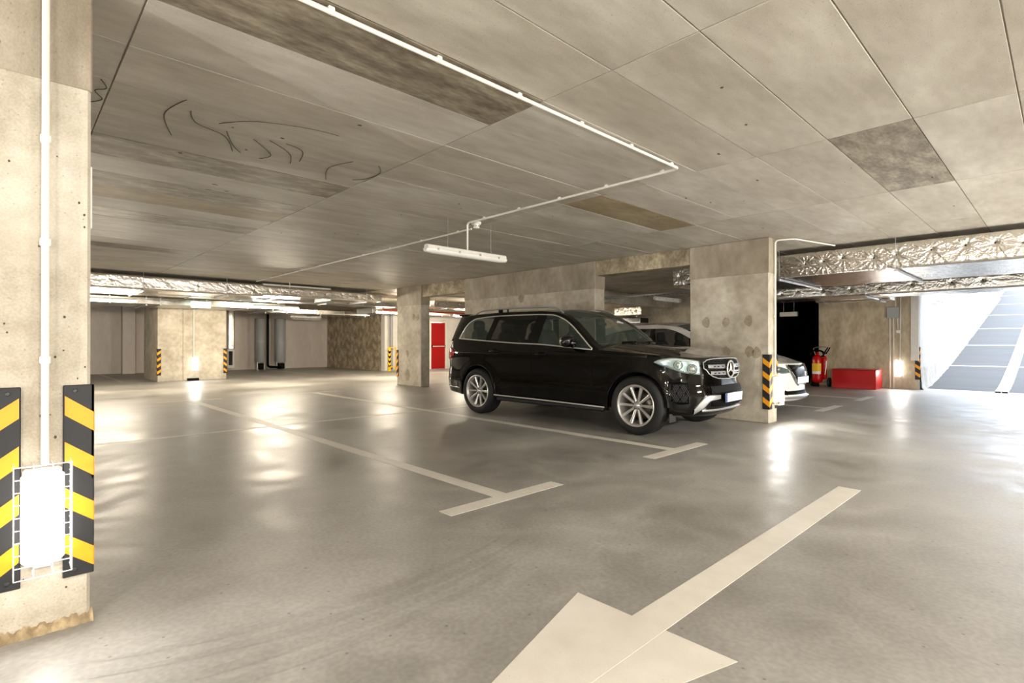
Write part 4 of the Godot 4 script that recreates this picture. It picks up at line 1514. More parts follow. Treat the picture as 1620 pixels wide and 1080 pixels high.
func build_lamps():
	M.glow_wall = glow(Color(1.0, 0.99, 0.97), 7.0)
	M.glow_strip = glow(Color(1.0, 0.95, 0.85), 22.0)
	M.diffuser_off = mat(Color(0.90, 0.89, 0.86), 0.3)
	wall_lamp(V(0.1185, 0.49, 2.96), 0.0, "lit white caged lamp low on the pier with two striped guards", 0.9)
	wall_lamp(V(8.395, 0.50, 3.07), 0.0, "lit white caged lamp on the pier end near the white car", 2.4)
	wall_lamp(V(4.44, 0.53, 19.4), 0.0, "lit lamp low on the broad far pier above a black floor plate", 1.2)
	wall_lamp(V(17.0, 0.54, 3.03), -PI / 2, "lit lamp low on the concrete wall beside the red chest", 1.4)
	strip_lamp(V(4.34, 2.36, 5.36), 0.0, "unlit white strip light hanging from the ceiling in front of the black car", false, 0.0, CH - 2.36)
	strip_lamp(V(12.7, 2.36, 7.3), 0.0, "unlit strip light in the dark bay behind the white car", false, 0.0, CH - 2.36)
	strip_lamp(V(1.75, 2.27, 16.1), 0.0, "lit strip light under the foil duct by the grey wall's pilaster", true, 17.0, CH - 2.27)
	strip_lamp(V(5.80, 2.27, 16.1), 0.0, "lit strip light in front of the tall steel cylinders", true, 17.0, CH - 2.27)
	strip_lamp(V(9.75, 2.27, 16.1), 0.0, "lit strip light by the concrete pier in front of the grey pipe", true, 17.0, CH - 2.27)
	strip_lamp(V(13.4, 2.30, 16.6), 0.0, "lit strip light in front of the red door", true, 14.0, CH - 2.30)
	strip_lamp(V(9.3, 2.33, 22.4), 0.0, "unlit strip light before the stained concrete recess wall", false, 0.0, CH - 2.33)
	strip_lamp(V(10.1, 2.33, 24.3), 0.0, "unlit strip light close to the plain grey wall panel", false, 0.0, CH - 2.33)
	# the aisle behind the camera
	strip_lamp(V(1.5, 2.36, -3.4), 0.0, "lit strip light over the driving aisle opposite the bare bays", true, 26.0, CH - 2.36, "aisle strip lights", NEUTRAL)
	strip_lamp(V(6.5, 2.36, -3.4), 0.0, "lit strip light over the driving aisle opposite the black car", true, 44.0, CH - 2.36, "aisle strip lights", NEUTRAL)
	wall_lamp(V(0.12, 0.5, -3.4), PI, "lit caged lamp on the pier end across the aisle, opposite the bare bay", 7.0)
	wall_lamp(V(8.395, 0.5, -3.4), PI, "lit caged lamp on the pier end across the aisle, opposite the teardrop-patched pier", 22.0)
	wall_lamp(V(XL, 0.55, 0.6), PI / 2, "added unseen caged lamp low on the end wall, brightening the ceiling along the aisle", 32.0)  # added out of view to lift the light on the near ceiling
	wall_lamp(V(XL, 0.55, 6.6), PI / 2, "added unseen caged lamp low on the end wall, brightening the bare bays", 26.0)  # also an added lamp, unseen, to brighten ceiling and piers over the bays
	strip_lamp(V(-3.2, 2.36, -0.6), 0.0, "lit strip light over the driving aisle at the aisle end away from the ramp", true, 24.0, CH - 2.36, "aisle strip lights", NEUTRAL)

# ======================================================== striped corner guards
func corner_guard(at: Vector3, turn: float, sx: float, label: String, low := 0.2, high := 1.02):
	# corner of a pier: end face looks to local +z, the corner's other face looks to local x * sx
	var o = thing("corner_guard", label, "corner guard", at, turn)
	var w := 0.105
	var t := 0.012
	var s := S()
	box(s, Vector3(sx * (t - w * 0.5), (low + high) * 0.5, t * 0.5), Vector3(w, high - low, t), 0.003)
	box(s, Vector3(sx * t * 0.5, (low + high) * 0.5, -w * 0.5 + t), Vector3(t, high - low, w), 0.003)
	obj("rubber_angle", s, M.rubber, o)
	for k in 4:
		var y := high - 0.045 - 0.195 * k
		s = S()
		prism(s, [Vector2(sx * (t - w + 0.006), y), Vector2(sx * (t - w + 0.006), y - 0.082), Vector2(sx * (t - 0.002), y - 0.157), Vector2(sx * (t - 0.002), y - 0.075)], Vector3(0, 0, t - 0.001), Vector3.RIGHT, Vector3.UP, Vector3(0, 0, 0.0025))
		obj("stripe", s, M.yellow, o)
		s = S()
		prism(s, [Vector2(t - w + 0.006, y), Vector2(t - w + 0.006, y - 0.082), Vector2(t - 0.002, y - 0.157), Vector2(t - 0.002, y - 0.075)], Vector3(sx * (t - 0.001), 0, 0), Vector3.BACK, Vector3.UP, Vector3(sx * 0.0025, 0, 0))
		obj("stripe", s, M.yellow, o)
	for y in [low + 0.03, high - 0.025]:
		s = S()
		lathe(s, [Vector2(0.009, 0.0), Vector2(0.009, 0.003), Vector2(0.006, 0.004), Vector2(0.0, 0.002)], 12, Transform3D(Basis(Vector3.RIGHT, PI / 2), Vector3(sx * (t - w * 0.62), y, t)))
		obj("bolt", s, M.bolt, o)

func build_guards():
	corner_guard(V(0.277, 0, 2.96), 0.0, 1.0, "black and yellow guard right of the near caged lamp on the pier's free corner")
	corner_guard(V(-0.04, 0, 2.96), 0.0, -1.0, "black and yellow guard with stripes rising to the caged lamp beside it")
	corner_guard(V(8.24, 0, 3.07), 0.0, -1.0, "striped guard on the pier corner facing the black car's number plate", 0.21, 1.03)
	corner_guard(V(8.55, 0, 3.07), 0.0, 1.0, "striped guard on the pier corner facing the white car", 0.21, 1.03)
	corner_guard(V(3.44, 0, 19.4), 0.0, -1.0, "small striped guard on the broad far pier towards the plain grey wall")
	corner_guard(V(5.38, 0, 19.4), 0.0, 1.0, "small striped guard on the broad far pier beside the foil-wrapped pipe")
	corner_guard(V(8.24, 0, 13.42), PI, 1.0, "striped guard seen edge-on behind the pier by the red door", 0.25, 1.0)
	corner_guard(V(17.0, 0, 2.62), -PI / 2, 1.0, "striped guard on the wall corner at the foot of the ramp", 0.26, 1.10)

# ======================================================== ducts
func crinkle(x: float, y: float, pins: Array, n: FastNoiseLite, amp: float) -> float:
	var v := n.get_noise_2d(x, y) * 0.0055 * amp
	for p in pins:
		var dx: float = x - p.x
		var dy: float = y - p.y
		if absf(dx) > 0.4: continue
		var d := sqrt(dx * dx + dy * dy)
		var a := atan2(dy, dx)
		v -= 0.012 * exp(-pow(d / 0.035, 2.0))
		v += 0.009 * pow(absf(sin(a * (4.5 + floorf(fmod(absf(p.x) * 7.0, 4.0))) + p.x * 5.0 + 3.0 * d)), 9.0) * exp(-d / 0.2) * smoothstep(0.03, 0.10, d)
	return v

func foil_duct(at: Vector3, turn: float, L: float, h: float, d: float, label: String, pin_step: float, sd: int, amp := 1.0, fine_step := 0.018, called := "foil_duct"):
	# at: middle of the top front edge; front looks to local +z, runs along local x
	var o = thing(called, label, "duct", at, turn)
	var n := FastNoiseLite.new()
	n.seed = sd
	n.frequency = 7.0
	n.fractal_type = FastNoiseLite.FRACTAL_RIDGED
	n.fractal_octaves = 4
	rng.seed = sd
	var pins := []
	var x := -L * 0.5 + 0.15
	while x < L * 0.5 - 0.1:
		pins.append(Vector2(x, -h * rng.randf_range(0.36, 0.52)))
		x += pin_step * rng.randf_range(0.7, 1.25)
	var nx := int(L / fine_step)
	var ny := maxi(8, int(h / fine_step))
	var nb := maxi(6, int(d / 0.05))
	var P := []
	for i in nx + 1:
		var px := lerpf(-L * 0.5, L * 0.5, float(i) / nx)
		var row := [Vector3(px, 0, -d), Vector3(px, 0, -0.03)]
		for j in ny + 1:
			var t := float(j) / ny
			var y := -h * t
			var rnd := 0.02 * (pow(absf(t - 0.5) * 2.0, 8.0))
			row.append(Vector3(px, y, crinkle(px, y, pins, n, amp) - rnd))
		for j in range(1, nb + 1):
			var t := float(j) / nb
			row.append(Vector3(px, -h + 0.6 * n.get_noise_2d(px * 0.35, 9.0 + t * d * 2.0) * 0.012 - 0.006 * sin(t * PI), -d * t - 0.02 * (1.0 - t)))
		row.append(Vector3(px, 0, -d))
		P.append(row)
	var s := S()
	grid(s, P, 1, true)
	for e in [0, nx]:
		var mid := Vector3(P[e][0].x, -h * 0.5, -d * 0.5)
		for j in P[e].size() - 1: tri_out(s, mid, P[e][j], P[e][j + 1], Vector3(0, -h * 0.5, -d * 0.5))
	obj("foil_wrap", s, M.foil, o)
	for p in pins:
		s = S()
		lathe(s, [Vector2(0.016, 0.0), Vector2(0.016, 0.004), Vector2(0.0, 0.007)], 10, Transform3D(Basis(Vector3.RIGHT, PI / 2), Vector3(p.x, p.y, crinkle(p.x, p.y, pins, n, amp) - 0.001)))
		obj("pin", s, M.bolt, o)
	return o

func hanger(o, x: float, h: float, d: float, up: float, mm: Material, over := 0.02):
	var s := S()
	for z in [over, -d - over]: rod(s, Vector3(x, -h - 0.05, z), Vector3(x, up, z), 0.004, 6)
	obj("hanger_rod", s, M.steel, o)
	s = S()
	box(s, Vector3(x, -h - 0.03, -d * 0.5), Vector3(0.041, 0.035, d + 2 * over + 0.04), 0.004)
	obj("channel", s, mm, o)

func galv_duct(at: Vector3, turn: float, L: float, h: float, d: float, label: String):
	var o = thing("metal_duct", label, "duct", at, turn)
	var n := int(ceil(L / 1.25))
	for i in n:
		var a := -L * 0.5 + L * i / n
		var s := S()
		box(s, Vector3(a + L * 0.5 / n, -h * 0.5, -d * 0.5), Vector3(L / n - 0.004, h, d), 0.004)
		obj("section", s, M.galv, o)
		s = S()
		box(s, Vector3(a, -h * 0.5, -d * 0.5), Vector3(0.03, h + 0.05, d + 0.05), 0.004)
		obj("flange", s, M.steel, o)
	for x in [-L * 0.42, L * 0.03, L * 0.45]: hanger(o, x, h, d, CH - at.y, M.steel)
	return o

func cable_tray(at: Vector3, turn: float, L: float, w: float, label: String):
	var o = thing("cable_tray", label, "cable tray", at, turn)
	var s := S()
	for z in [-w * 0.5, w * 0.5]: box(s, Vector3(0, 0.03, z), Vector3(L, 0.06, 0.003))
	obj("rail", s, M.steel, o)
	var k := int(L / 0.12)
	s = S()
	for i in k: box(s, Vector3(-L * 0.5 + (i + 0.5) * L / k, 0.004, 0), Vector3(0.03, 0.006, w), 0.0)
	obj("rungs", s, M.steel, o).set_meta("kind", "stuff")
	for i in 3:
		s = S()
		tube(s, [Vector3(-L * 0.5, 0.02, -0.06 + 0.06 * i), Vector3(0, 0.018, -0.05 + 0.055 * i), Vector3(L * 0.5, 0.02, -0.06 + 0.06 * i)], 0.011, 6)
		obj("cable", s, M.black, o)
	for x in [-L * 0.4, 0.0, L * 0.4]:
		s = S(); rod(s, Vector3(x, 0.0, 0), Vector3(x, CH - at.y, 0), 0.005, 6)
		obj("hanger_rod", s, M.steel, o)
	return o

func build_ducts():
	# over the far aisle
	var o = foil_duct(V(1.5, 2.70, 14.2), 0.0, 6.6, 0.315, 1.0, "thick foil-wrapped duct with a row of pins below the ceiling by the grey wall", 0.55, 5, 1.1)
	for x in [-1.2, 0.75, 2.45]: hanger(o, x, 0.315, 1.0, CH - 2.70, M.steel)
	o = foil_duct(V(6.5, 2.665, 14.22), 0.0, 3.4, 0.235, 1.0, "thin foil-wrapped duct under a plain metal cover strip, running to the pier", 0.45, 6, 1.0)
	for x in [-1.25, 0.1, 1.2]: hanger(o, x, 0.235, 1.0, CH - 2.665, M.steel)
	o = tag(obj("duct_cover", box_s(V(5.7, 2.705, 14.27), Vector3(1.8, 0.045, 0.10), 0.006), M.pvc), "beige metal cover strip on top of the thin foil duct", "cover strip")
	galv_duct(V(2.6, 2.45, 17.5), 0.0, 8.0, 0.17, 1.7, "wide flat galvanised duct passing over the broad far pier")
	galv_duct(V(4.6, 2.52, 15.3), 0.0, 9.5, 0.14, 0.6, "shallow galvanised duct right behind the foil ducts")
	galv_duct(V(8.9, 2.50, 20.4), 0.0, 4.6, 0.16, 1.2, "galvanised duct ending above the stained recess wall")
	cable_tray(V(6.4, 2.46, 16.9), 0.0, 4.6, 0.3, "cable tray with black cables above the far aisle")
	# beyond the second gap, in front of the red door
	o = foil_duct(V(11.9, 2.62, 14.6), 0.0, 3.0, 0.22, 0.7, "short foil duct seen through the gap beside the red door", 0.5, 9)
	for x in [-1.0, 1.0]: hanger(o, x, 0.22, 0.7, CH - 2.62, M.steel)
	o = thing("sprinkler_pipe", "orange pipe running below the short foil duct", "pipe", V(12.2, 2.30, 15.55))
	var s := S()
	tube(s, [Vector3(-3.2, 0, 0), Vector3(3.2, 0, 0)], 0.03, 10)
	obj("pipe", s, M.orange, o)
	for x in [-2.0, 0.5, 2.4]:
		s = S(); rod(s, Vector3(x, 0.0, 0), Vector3(x, CH - 2.30, 0), 0.005, 6)
		obj("hanger_rod", s, M.steel, o)
	galv_duct(V(13.0, 2.50, 18.0), 0.0, 6.0, 0.15, 1.2, "galvanised duct above the red door's aisle")
	# over the ramp aisle on the right
	o = foil_duct(V(9.6, 2.695, 1.1), -PI / 2, 8.6, 0.385, 2.1, "big foil-wrapped duct with star-like creases across the ramp mouth", 0.34, 11, 0.28, 0.0105)
	for x in [-2.3, -0.66, 2.0]: hanger(o, x, 0.385, 2.1, CH - 2.695, M.silver)
	o = foil_duct(V(13.0, 2.47, 1.5), -PI / 2, 10.5, 0.27, 1.0, "second, lower foil duct behind the big one by the ramp", 0.5, 13, 0.6)
	for x in [-4.0, -1.4, 1.2, 3.6]: hanger(o, x, 0.27, 1.0, CH - 2.47, M.silver)
	cable_tray(V(12.25, 2.40, 0.6), -PI / 2, 8.0, 0.35, "cable tray between the two foil ducts near the ramp")
	o = foil_duct(V(15.2, 2.40, 3.7), -PI / 2, 1.6, 0.16, 0.5, "small foil duct stub above the red chest", 0.4, 15)
	for x in [-0.6, 0.6]: hanger(o, x, 0.16, 0.5, CH - 2.40, M.steel)
	# in the dark bay seen through the first gap
	o = foil_duct(V(16.4, 2.53, 11.05), -PI / 2, 1.15, 0.34, 0.55, "short foil duct piece in the dark bay beyond the white car's roof", 0.4, 17)
	for x in [-0.4, 0.4]: hanger(o, x, 0.34, 0.55, CH - 2.53, M.steel, 0.01)
	o = thing("vent_box", "black vent box with a bright rail under the short foil duct", "vent", V(16.72, 1.93, 11.05), -PI / 2)
	s = S(); box(s, Vector3(0, 0.09, 0), Vector3(1.0, 0.18, 0.55), 0.01)
	obj("case", s, M.black_gloss, o)
	s = S(); box(s, Vector3(0, 0.012, 0.285), Vector3(1.0, 0.03, 0.02), 0.004)
	obj("rail", s, M.silver, o)
	cable_tray(V(12.4, 2.45, 9.0), -PI / 2, 6.5, 0.3, "cable tray across the dark bay above the white car")

func box_s(c: Vector3, sz: Vector3, b := 0.0) -> SurfaceTool:
	var s := S()
	box(s, c, sz, b)
	return s

# ======================================================== conduits
func conduit(pts: Array, r: float, label: String, m: Material, clip_at: Array, clip_dir: Vector3, rad := 0.05):
	var o = thing("conduit", label, "conduit", pts[0])
	var q := []
	for p in pts: q.append(p - pts[0])
	var s := S()
	tube(s, bend(q, rad) if q.size() > 2 else q, r, 10)
	obj("pipe", s, m, o)
	for c in clip_at:
		s = S()
		box(s, c - pts[0] + clip_dir * (r * 0.6), Vector3.ONE * (r * 2.6), r * 0.4)
		obj("clip", s, m, o)
	return o

func build_conduits():
	var y := CH - 0.028
	# down the near pier
	conduit([V(0.126, CH, 2.935), V(0.126, 0.70, 2.935)], 0.0135, "white conduit running down the pier to the near caged lamp", M.pvc, [V(0.126, 2.05, 2.935), V(0.126, 1.62, 2.935), V(0.126, 1.13, 2.935)], Vector3(0, 0, -1))
	# across the ceiling, round the corner, down to the hanging lamp
	var cl := []
	for i in 9: cl.append(V(4.30 - 0.62 * (i + 0.15), y, 2.385))
	for i in 5: cl.append(V(4.335, y, 2.55 + 0.62 * i))
	conduit([V(-1.0, y, 2.385), V(4.335, y, 2.385), V(4.335, y, 5.26)], 0.0125, "long white ceiling conduit with a right-angled turn above the aisle edge", M.pvc, cl, Vector3.UP, 0.045)
	conduit([V(4.335, y, 5.26), V(4.335, y, 5.36), V(4.335, 2.402, 5.36)], 0.0125, "white conduit bending down from the ceiling into the hanging strip light", M.pvc, [], Vector3.UP, 0.045)
	cl = []
	for i in 9: cl.append(V(4.60, y, 5.9 + 0.9 * i))
	conduit([V(4.60, y, 5.6), V(4.60, y, 14.1)], 0.011, "thin beige conduit running back along the ceiling to the foil duct", M.pvc, cl, Vector3.UP)
	conduit([V(5.35, CH, 13.9), V(5.35, 2.62, 13.9)], 0.011, "short vertical conduit dropping onto the thin foil duct", M.pvc, [], Vector3.UP)
	# on the pier near the white car: up the end face and off over the ceiling
	conduit([V(8.42, 0.72, 3.045), V(8.42, CH - 0.03, 3.045), V(8.50, CH - 0.03, 2.80), V(9.55, CH - 0.03, 2.55)], 0.011, "beige cable up the pier end by the white car and over the ceiling", M.pvc, [V(8.42, 1.6, 3.045), V(8.42, 2.2, 3.045)], Vector3(0, 0, -1), 0.06)
	conduit([V(4.42, 2.30, 19.38), V(4.42, 0.74, 19.38)], 0.013, "white conduit down the broad far pier to its lamp", M.pvc, [], Vector3(0, 0, -1))
	# smoke detector by the lamp drop
	var o = thing("smoke_detector", "small white round detector on the ceiling beside the conduit drop", "detector", V(4.46, CH, 5.33))
	var s := S()
	lathe(s, [Vector2(0.0, -0.035), Vector2(0.058, -0.035), Vector2(0.062, -0.02), Vector2(0.062, 0.0)], 24)
	obj("base", s, M.white, o)
	s = S()
	lathe(s, [Vector2(0.0, -0.085), Vector2(0.025, -0.085), Vector2(0.04, -0.075), Vector2(0.04, -0.035)], 20)
	obj("sensor", s, M.white, o)
	for k in 8:
		s = S()
		var a := TAU * k / 8
		box(s, Vector3(cos(a) * 0.0405, -0.056, sin(a) * 0.0405), Vector3(0.006, 0.018, 0.006), 0.0)
		obj("vent", s, M.black, o)
	# edge of a sign plate on the near pier's side
	tag(obj("sign_plate", box_s(V(0.285, 1.86, 3.2), Vector3(0.012, 0.28, 0.28), 0.003), M.white), "white plate seen edge-on at the side of the near pier", "plate")

# ======================================================== corner with the red chest
func build_right_corner():
	var s := S()
	var o = thing("red_chest", "plain red metal chest standing on the floor against the concrete wall", "chest", V(16.5, 0, 3.89))
	s = S(); box(s, Vector3(0, 0.245, 0), Vector3(0.66, 0.49, 1.0), 0.008)
	obj("body", s, M.red, o)
	s = S(); box(s, Vector3(0, 0.497, 0), Vector3(0.68, 0.016, 1.02), 0.006)
	obj("lid", s, M.red, o)
	# wheeled fire extinguisher
	o = thing("fire_extinguisher", "red wheeled fire extinguisher with a yellow label beside the red chest", "fire extinguisher", V(16.35, 0, 4.74), -PI / 2)
	s = S()
	lathe(s, [Vector2(0.0, 0.10), Vector2(0.09, 0.11), Vector2(0.13, 0.16), Vector2(0.135, 0.22), Vector2(0.135, 0.72), Vector2(0.12, 0.80), Vector2(0.07, 0.86), Vector2(0.03, 0.88), Vector2(0.03, 0.95), Vector2(0.0, 0.95)], 32, Transform3D(Basis.IDENTITY, Vector3(-0.04, 0, 0.06)))
	obj("cylinder", s, M.red_gloss, o)
	s = S()
	lathe(s, [Vector2(0.0, 0.20), Vector2(0.04, 0.21), Vector2(0.055, 0.25), Vector2(0.055, 0.78), Vector2(0.03, 0.85), Vector2(0.0, 0.86)], 20, Transform3D(Basis.IDENTITY, Vector3(0.14, 0, 0.06)))
	obj("gas_bottle", s, M.red_gloss, o)
	var P := []
	for i in 13:
		var a := lerpf(-1.0, 1.0, i / 12.0) + 0.0
		P.append([Vector3(-0.04 + sin(a) * 0.137, 0.42, 0.06 + cos(a) * 0.137), Vector3(-0.04 + sin(a) * 0.137, 0.64, 0.06 + cos(a) * 0.137)])
	s = S(); grid(s, P, 1, true)
	obj("yellow_label", s, M.tape, o)
	P = []
	for i in 13:
		var a := lerpf(-0.9, 0.9, i / 12.0)
		P.append([Vector3(-0.04 + sin(a) * 0.1375, 0.35, 0.06 + cos(a) * 0.1375), Vector3(-0.04 + sin(a) * 0.1375, 0.42, 0.06 + cos(a) * 0.1375)])
	s = S(); grid(s, P, 1, true)
	obj("white_label", s, M.plate, o)
	s = S()
	tube(s, bend([Vector3(0.12, 0.12, -0.06), Vector3(0.12, 0.85, -0.06), Vector3(0.18, 1.08, -0.02), Vector3(0.02, 1.10, 0.0), Vector3(-0.16, 1.06, 0.02), Vector3(-0.12, 0.85, -0.06), Vector3(-0.12, 0.12, -0.06)], 0.05), 0.013, 8)
	obj("handle_frame", s, M.steel, o)
	s = S()
	for i in 2: rod(s, Vector3(0.10 + 0.055 * i, 0.90, 0.0), Vector3(0.20 + 0.055 * i, 1.08, 0.0), 0.016, 8)
	obj("grip", s, M.black, o)
	s = S()
	var h := []
	for i in 40:
		var a := TAU * i / 16.0
		h.append(Vector3(-0.05 + cos(a) * 0.17, 0.90 + sin(a) * 0.10, -0.02 + 0.004 * i))
	tube(s, h, 0.018, 7)
	obj("hose", s, M.black, o)
	s = S()
	tube(s, [Vector3(0.20, 0.72, 0.12), Vector3(0.19, 0.55, 0.13), Vector3(0.165, 0.34, 0.13)], 0.012, 8)
	obj("nozzle", s, M.white, o)
	for x in [-0.20, 0.22]:
		s = S()
		lathe(s, [Vector2(0.0, -0.03), Vector2(0.11, -0.03), Vector2(0.125, -0.02), Vector2(0.125, 0.02), Vector2(0.11, 0.03), Vector2(0.03, 0.03), Vector2(0.0, 0.035)], 28, Transform3D(Basis(Vector3.FORWARD, PI / 2), Vector3(x, 0.125, -0.05)))
		obj("wheel", s, M.tyre, o)
	s = S(); rod(s, Vector3(-0.2, 0.125, -0.05), Vector3(0.24, 0.125, -0.05), 0.012)
	obj("axle", s, M.steel, o)
	s = S(); box(s, Vector3(-0.06, 0.06, 0.12), Vector3(0.16, 0.12, 0.03), 0.006)
	obj("stand", s, M.black, o)
	# electrical box, conduits and switch
	o = thing("electrical_box", "grey electrical box on the concrete wall above the red chest", "electrical box", V(17.0, 1.86, 3.17), -PI / 2)
	s = S(); box(s, Vector3(0, 0.145, 0.05), Vector3(0.26, 0.29, 0.10), 0.008)
	obj("body", s, M.grey, o)
	s = S(); box(s, Vector3(0, 0.145, 0.104), Vector3(0.25, 0.28, 0.012), 0.004)
	obj("lid", s, M.grey, o)
	for z in [3.245, 3.165]:
		conduit([V(16.975, 1.86, z), V(16.975, 0.0, z)], 0.011, "white conduit from the electrical box down to the floor, %s" % ["closer to the red chest", "closer to the wall lamp"][0 if z > 3.2 else 1], M.pvc, [], Vector3.RIGHT)
	conduit([V(16.975, 1.86, 3.075), V(16.975, 1.54, 3.065)], 0.010, "short conduit from the electrical box to the small switch", M.pvc, [], Vector3.RIGHT)
	conduit([V(16.975, CH, 3.0), V(16.975, 0.76, 3.03)], 0.011, "white conduit coming down from the ceiling to the wall lamp by the ramp", M.pvc, [], Vector3.RIGHT)
	conduit([V(16.975, CH, 3.12), V(16.975, 2.15, 3.12)], 0.010, "short cable from the ceiling into the top of the electrical box", M.pvc, [], Vector3.RIGHT)
	o = thing("switch", "small white switch box at the end of the short conduit", "switch", V(17.0, 1.46, 3.065), -PI / 2)
	s = S(); box(s, Vector3(0, 0.04, 0.02), Vector3(0.075, 0.075, 0.04), 0.005)
	obj("case", s, M.white, o)
	s = S(); box(s, Vector3(0, 0.04, 0.042), Vector3(0.04, 0.045, 0.006), 0.002)
	obj("rocker", s, M.white, o)
	# light plaster strip on the corner and a lamp on the ramp wall
	tag(obj("trim_1", box_s(V(16.975, 1.63, 2.71), Vector3(0.05, 1.76, 0.17), 0.006), M.white_wall), "", "", "", "structure")
	strip_lamp(V(19.2, 2.42, 2.50), 0.0, "unlit white tube light fixed high on the white ramp wall", false, 0.0, 0.0)
	# lamp hanging in the dark store
	o = thing("store_light", "small grey light box hanging in the black store opening", "lamp", V(17.7, 2.10, 6.0), -PI / 2)
	s = S(); box(s, Vector3(0, 0, 0), Vector3(0.5, 0.14, 0.12), 0.01)
	obj("case", s, M.white, o)
	s = S(); rod(s, Vector3(-0.15, 0.07, 0), Vector3(-0.15, 0.68, 0), 0.006)
	rod(s, Vector3(0.15, 0.07, 0), Vector3(0.15, 0.68, 0), 0.006)
	obj("hanger_rod", s, M.steel, o)

# ======================================================== far side
func build_back():
	var s := S()
	# red door
	var d = thing("door_1", "red steel door with a white push bar in the white wall", "door", V(14.59, 0, 20.2), 0.0, "", "structure")
	s = S(); box(s, Vector3(0, 1.075, -0.03), Vector3(0.80, 2.13, 0.05), 0.004)
	obj("leaf", s, M.red, d)
	s = S()
	box(s, Vector3(-0.44, 1.08, 0.0), Vector3(0.07, 2.16, 0.08), 0.004)
	box(s, Vector3(0.44, 1.08, 0.0), Vector3(0.07, 2.16, 0.08), 0.004)
	box(s, Vector3(0, 2.19, 0.0), Vector3(0.95, 0.07, 0.08), 0.004)
	obj("frame", s, M.white, d)
	s = S()
	rod(s, Vector3(-0.36, 1.05, 0.06), Vector3(0.36, 1.05, 0.06), 0.022, 10)
	obj("push_bar", s, M.white, d)
	for x in [-0.36, 0.36]:
		s = S(); box(s, Vector3(x, 1.05, 0.03), Vector3(0.05, 0.10, 0.08), 0.006)
		obj("bar_bracket", s, M.black, d)
	# grey wall pilaster, panel joint
	s = S(); boxa(s, 3.35, 3.75, 0.0, CH, UF - 0.45, UF)
	struct("pilaster", s, M.grey_wall, "grey painted pilaster on the far wall beside the broad pier", "pillar")
	# tall steel cylinders on feet
	for k in 2:
		var x: float = [8.35, 9.22][k]
		var r: float = [0.19, 0.24][k]
		var o = thing("steel_cylinder", ["tall bright steel cylinder on a footed stand left of the black drain pipe", "wide dull steel cylinder on a footed stand right of the black drain pipe"][k], "cylinder", V(x, 0, 25.1))
		s = S()
		lathe(s, [Vector2(0.0, 0.33), Vector2(r - 0.02, 0.33), Vector2(r, 0.35), Vector2(r, 1.2), Vector2(r + 0.006, 1.21), Vector2(r, 1.22), Vector2(r, 2.3), Vector2(r - 0.02, 2.32), Vector2(0.0, 2.32)], 32)
		obj("drum", s, M.drum, o)
		for a in [0.5, 2.6, 4.7]:
			s = S(); box(s, Vector3(cos(a) * r * 0.9, 0.17, sin(a) * r * 0.9), Vector3(0.04, 0.35, 0.04), 0.004)
			obj("foot", s, M.steel, o)
		s = S(); box(s, Vector3(0.02, 0.15, 0.0), Vector3(r * 1.3, 0.26, r * 1.2), 0.03)
		obj("burner_box", s, M.black, o)
	s = S()
	tube(s, bend([V(8.72, CH, 25.2), V(8.72, 0.12, 25.2), V(9.15, 0.10, 24.7)], 0.12), 0.055, 12)
	tag(obj("drain_pipe", s, M.black), "black drain pipe between the two steel cylinders, bent along the floor", "pipe")
	s = S(); rod(s, V(8.9, 0.0, 25.6), V(8.9, CH, 25.6), 0.09, 12)
	tag(obj("white_pipe", s, M.grey_wall), "pale painted riser pipe behind the steel cylinders", "pipe")
	# foil-wrapped riser and the cabinet below it
	var o = foil_riser()
	o = thing("wall_cabinet", "white-framed cabinet with a dark front under the foil-wrapped riser", "cabinet", V(7.28, 0.08, 25.8))
	s = S(); box(s, Vector3(0, 0.43, 0.12), Vector3(0.30, 0.86, 0.24), 0.02)
	obj("frame", s, M.white, o)
	s = S(); box(s, Vector3(-0.02, 0.45, 0.245), Vector3(0.16, 0.62, 0.02), 0.004)
	obj("dark_front", s, M.black_gloss, o)
	# grey pipe with its yellow guard frame
	s = S(); rod(s, V(12.05, 0.0, 20.08), V(12.05, 2.45, 20.08), 0.07, 14)
	tag(obj("grey_pipe", s, M.grey), "grey vertical pipe on the white wall inside a yellow guard frame", "pipe")
	o = thing("pipe_guard", "yellow guard frame with black chevrons in front of the grey pipe", "guard", V(12.0, 0, 20.0))
	s = S()
	for y in [0.18, 1.0]: box(s, Vector3(0.02, y, 0.08), Vector3(0.36, 0.045, 0.05), 0.005)
	box(s, Vector3(-0.14, 0.51, 0.08), Vector3(0.12, 1.02, 0.04), 0.005)
	box(s, Vector3(0.18, 0.51, 0.06), Vector3(0.03, 1.02, 0.04), 0.005)
	obj("frame", s, M.tape, o)
	for k in 4:
		var y := 0.90 - 0.2 * k
		s = S()
		prism(s, [Vector2(-0.20, y), Vector2(-0.14, y - 0.07), Vector2(-0.08, y), Vector2(-0.08, y - 0.09), Vector2(-0.14, y - 0.16), Vector2(-0.20, y - 0.09)], Vector3(0, 0, 0.099), Vector3.RIGHT, Vector3.UP, Vector3(0, 0, 0.004))
		obj("chevron", s, M.black, o)
	# lit exit sign: white panel, green field, arrow and running figure
	o = thing("exit_sign", "lit green and white exit sign hanging in front of the broad far pier", "sign", V(4.1, 2.30, 17.2))
	M.glow_sign = glow(Color(0.85, 1.0, 0.92), 2.2)
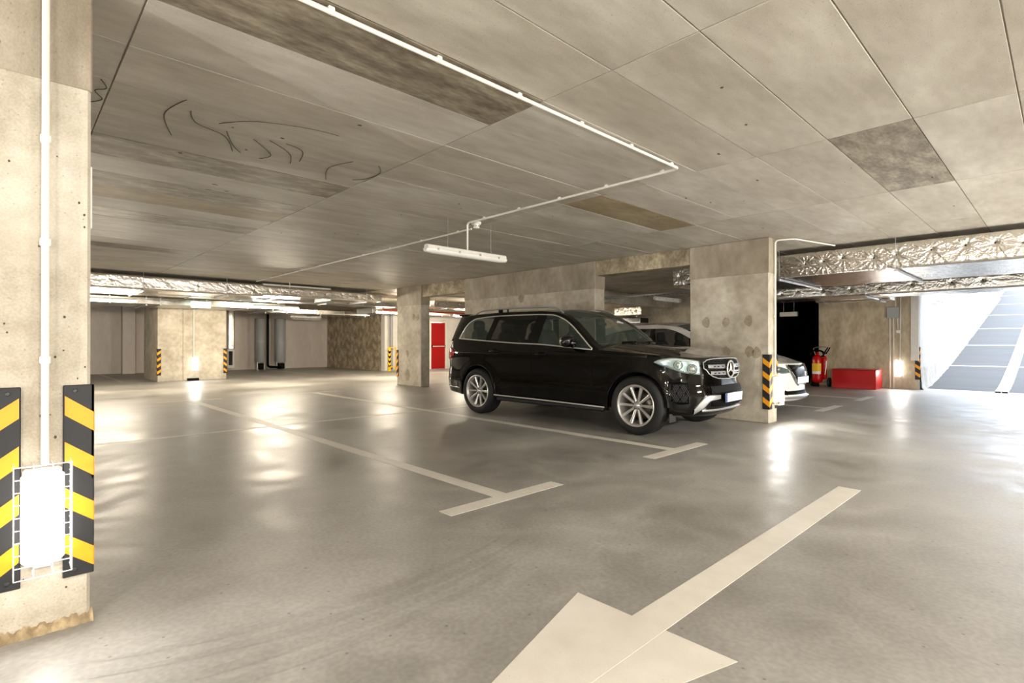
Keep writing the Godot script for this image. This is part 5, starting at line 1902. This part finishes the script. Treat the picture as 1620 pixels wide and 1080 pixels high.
	s = S(); box(s, Vector3(0, 0, 0), Vector3(0.50, 0.17, 0.035), 0.006)
	obj("panel", s, M.glow_sign, o)
	M.sign_green = glow(Color(0.10, 0.62, 0.36), 1.2)
	s = S(); box(s, Vector3(0.13, 0, 0.019), Vector3(0.20, 0.13, 0.003))
	obj("door_mark", s, M.sign_green, o)
	s = S(); prism(s, [Vector2(-0.2, 0.0), Vector2(-0.13, 0.05), Vector2(-0.13, 0.02), Vector2(-0.03, 0.02), Vector2(-0.03, -0.02), Vector2(-0.13, -0.02), Vector2(-0.13, -0.05)], Vector3(0, 0, 0.018), Vector3.RIGHT, Vector3.UP, Vector3(0, 0, 0.003))
	obj("arrow_mark", s, M.sign_green, o)
	for x in [-0.18, 0.18]:
		s = S(); rod(s, Vector3(x, 0.085, 0), Vector3(x, CH - 2.30, 0), 0.004, 6)
		obj("hanger_wire", s, M.steel, o)
	# black plate on the floor at the broad pier
	tag(obj("floor_plate", box_s(V(4.39, 0.04, 19.33), Vector3(0.32, 0.08, 0.12), 0.01), M.black), "black plate at the foot of the broad far pier under its lamp", "plate")

func foil_riser():
	var o = thing("foil_riser", "foil-wrapped vertical duct on the far wall above the cabinet", "duct", V(7.28, 0.95, 25.8))
	var s := S()
	var n := FastNoiseLite.new()
	n.seed = 77
	n.frequency = 8.0
	var P := []
	for i in 50:
		var y := 1.75 * i / 49.0
		var row := []
		for k in 20:
			var a := TAU * k / 20.0
			var w := 0.16 + 0.02 * n.get_noise_2d(y, a * 0.3 if k < 10 else (TAU - a) * 0.3)
			row.append(Vector3(signf(cos(a)) * pow(absf(cos(a)), 0.5) * w, y, 0.16 + signf(sin(a)) * pow(absf(sin(a)), 0.5) * 0.14))
		P.append(row)
	grid(s, P, 1, true, true)
	obj("foil_wrap", s, M.foil, o)
	for y in [0.15, 0.6, 1.1, 1.5]:
		s = S(); box(s, Vector3(0.02, y, 0.31), Vector3(0.03, 0.03, 0.01), 0.002)
		obj("pin", s, M.bolt, o)
	return o
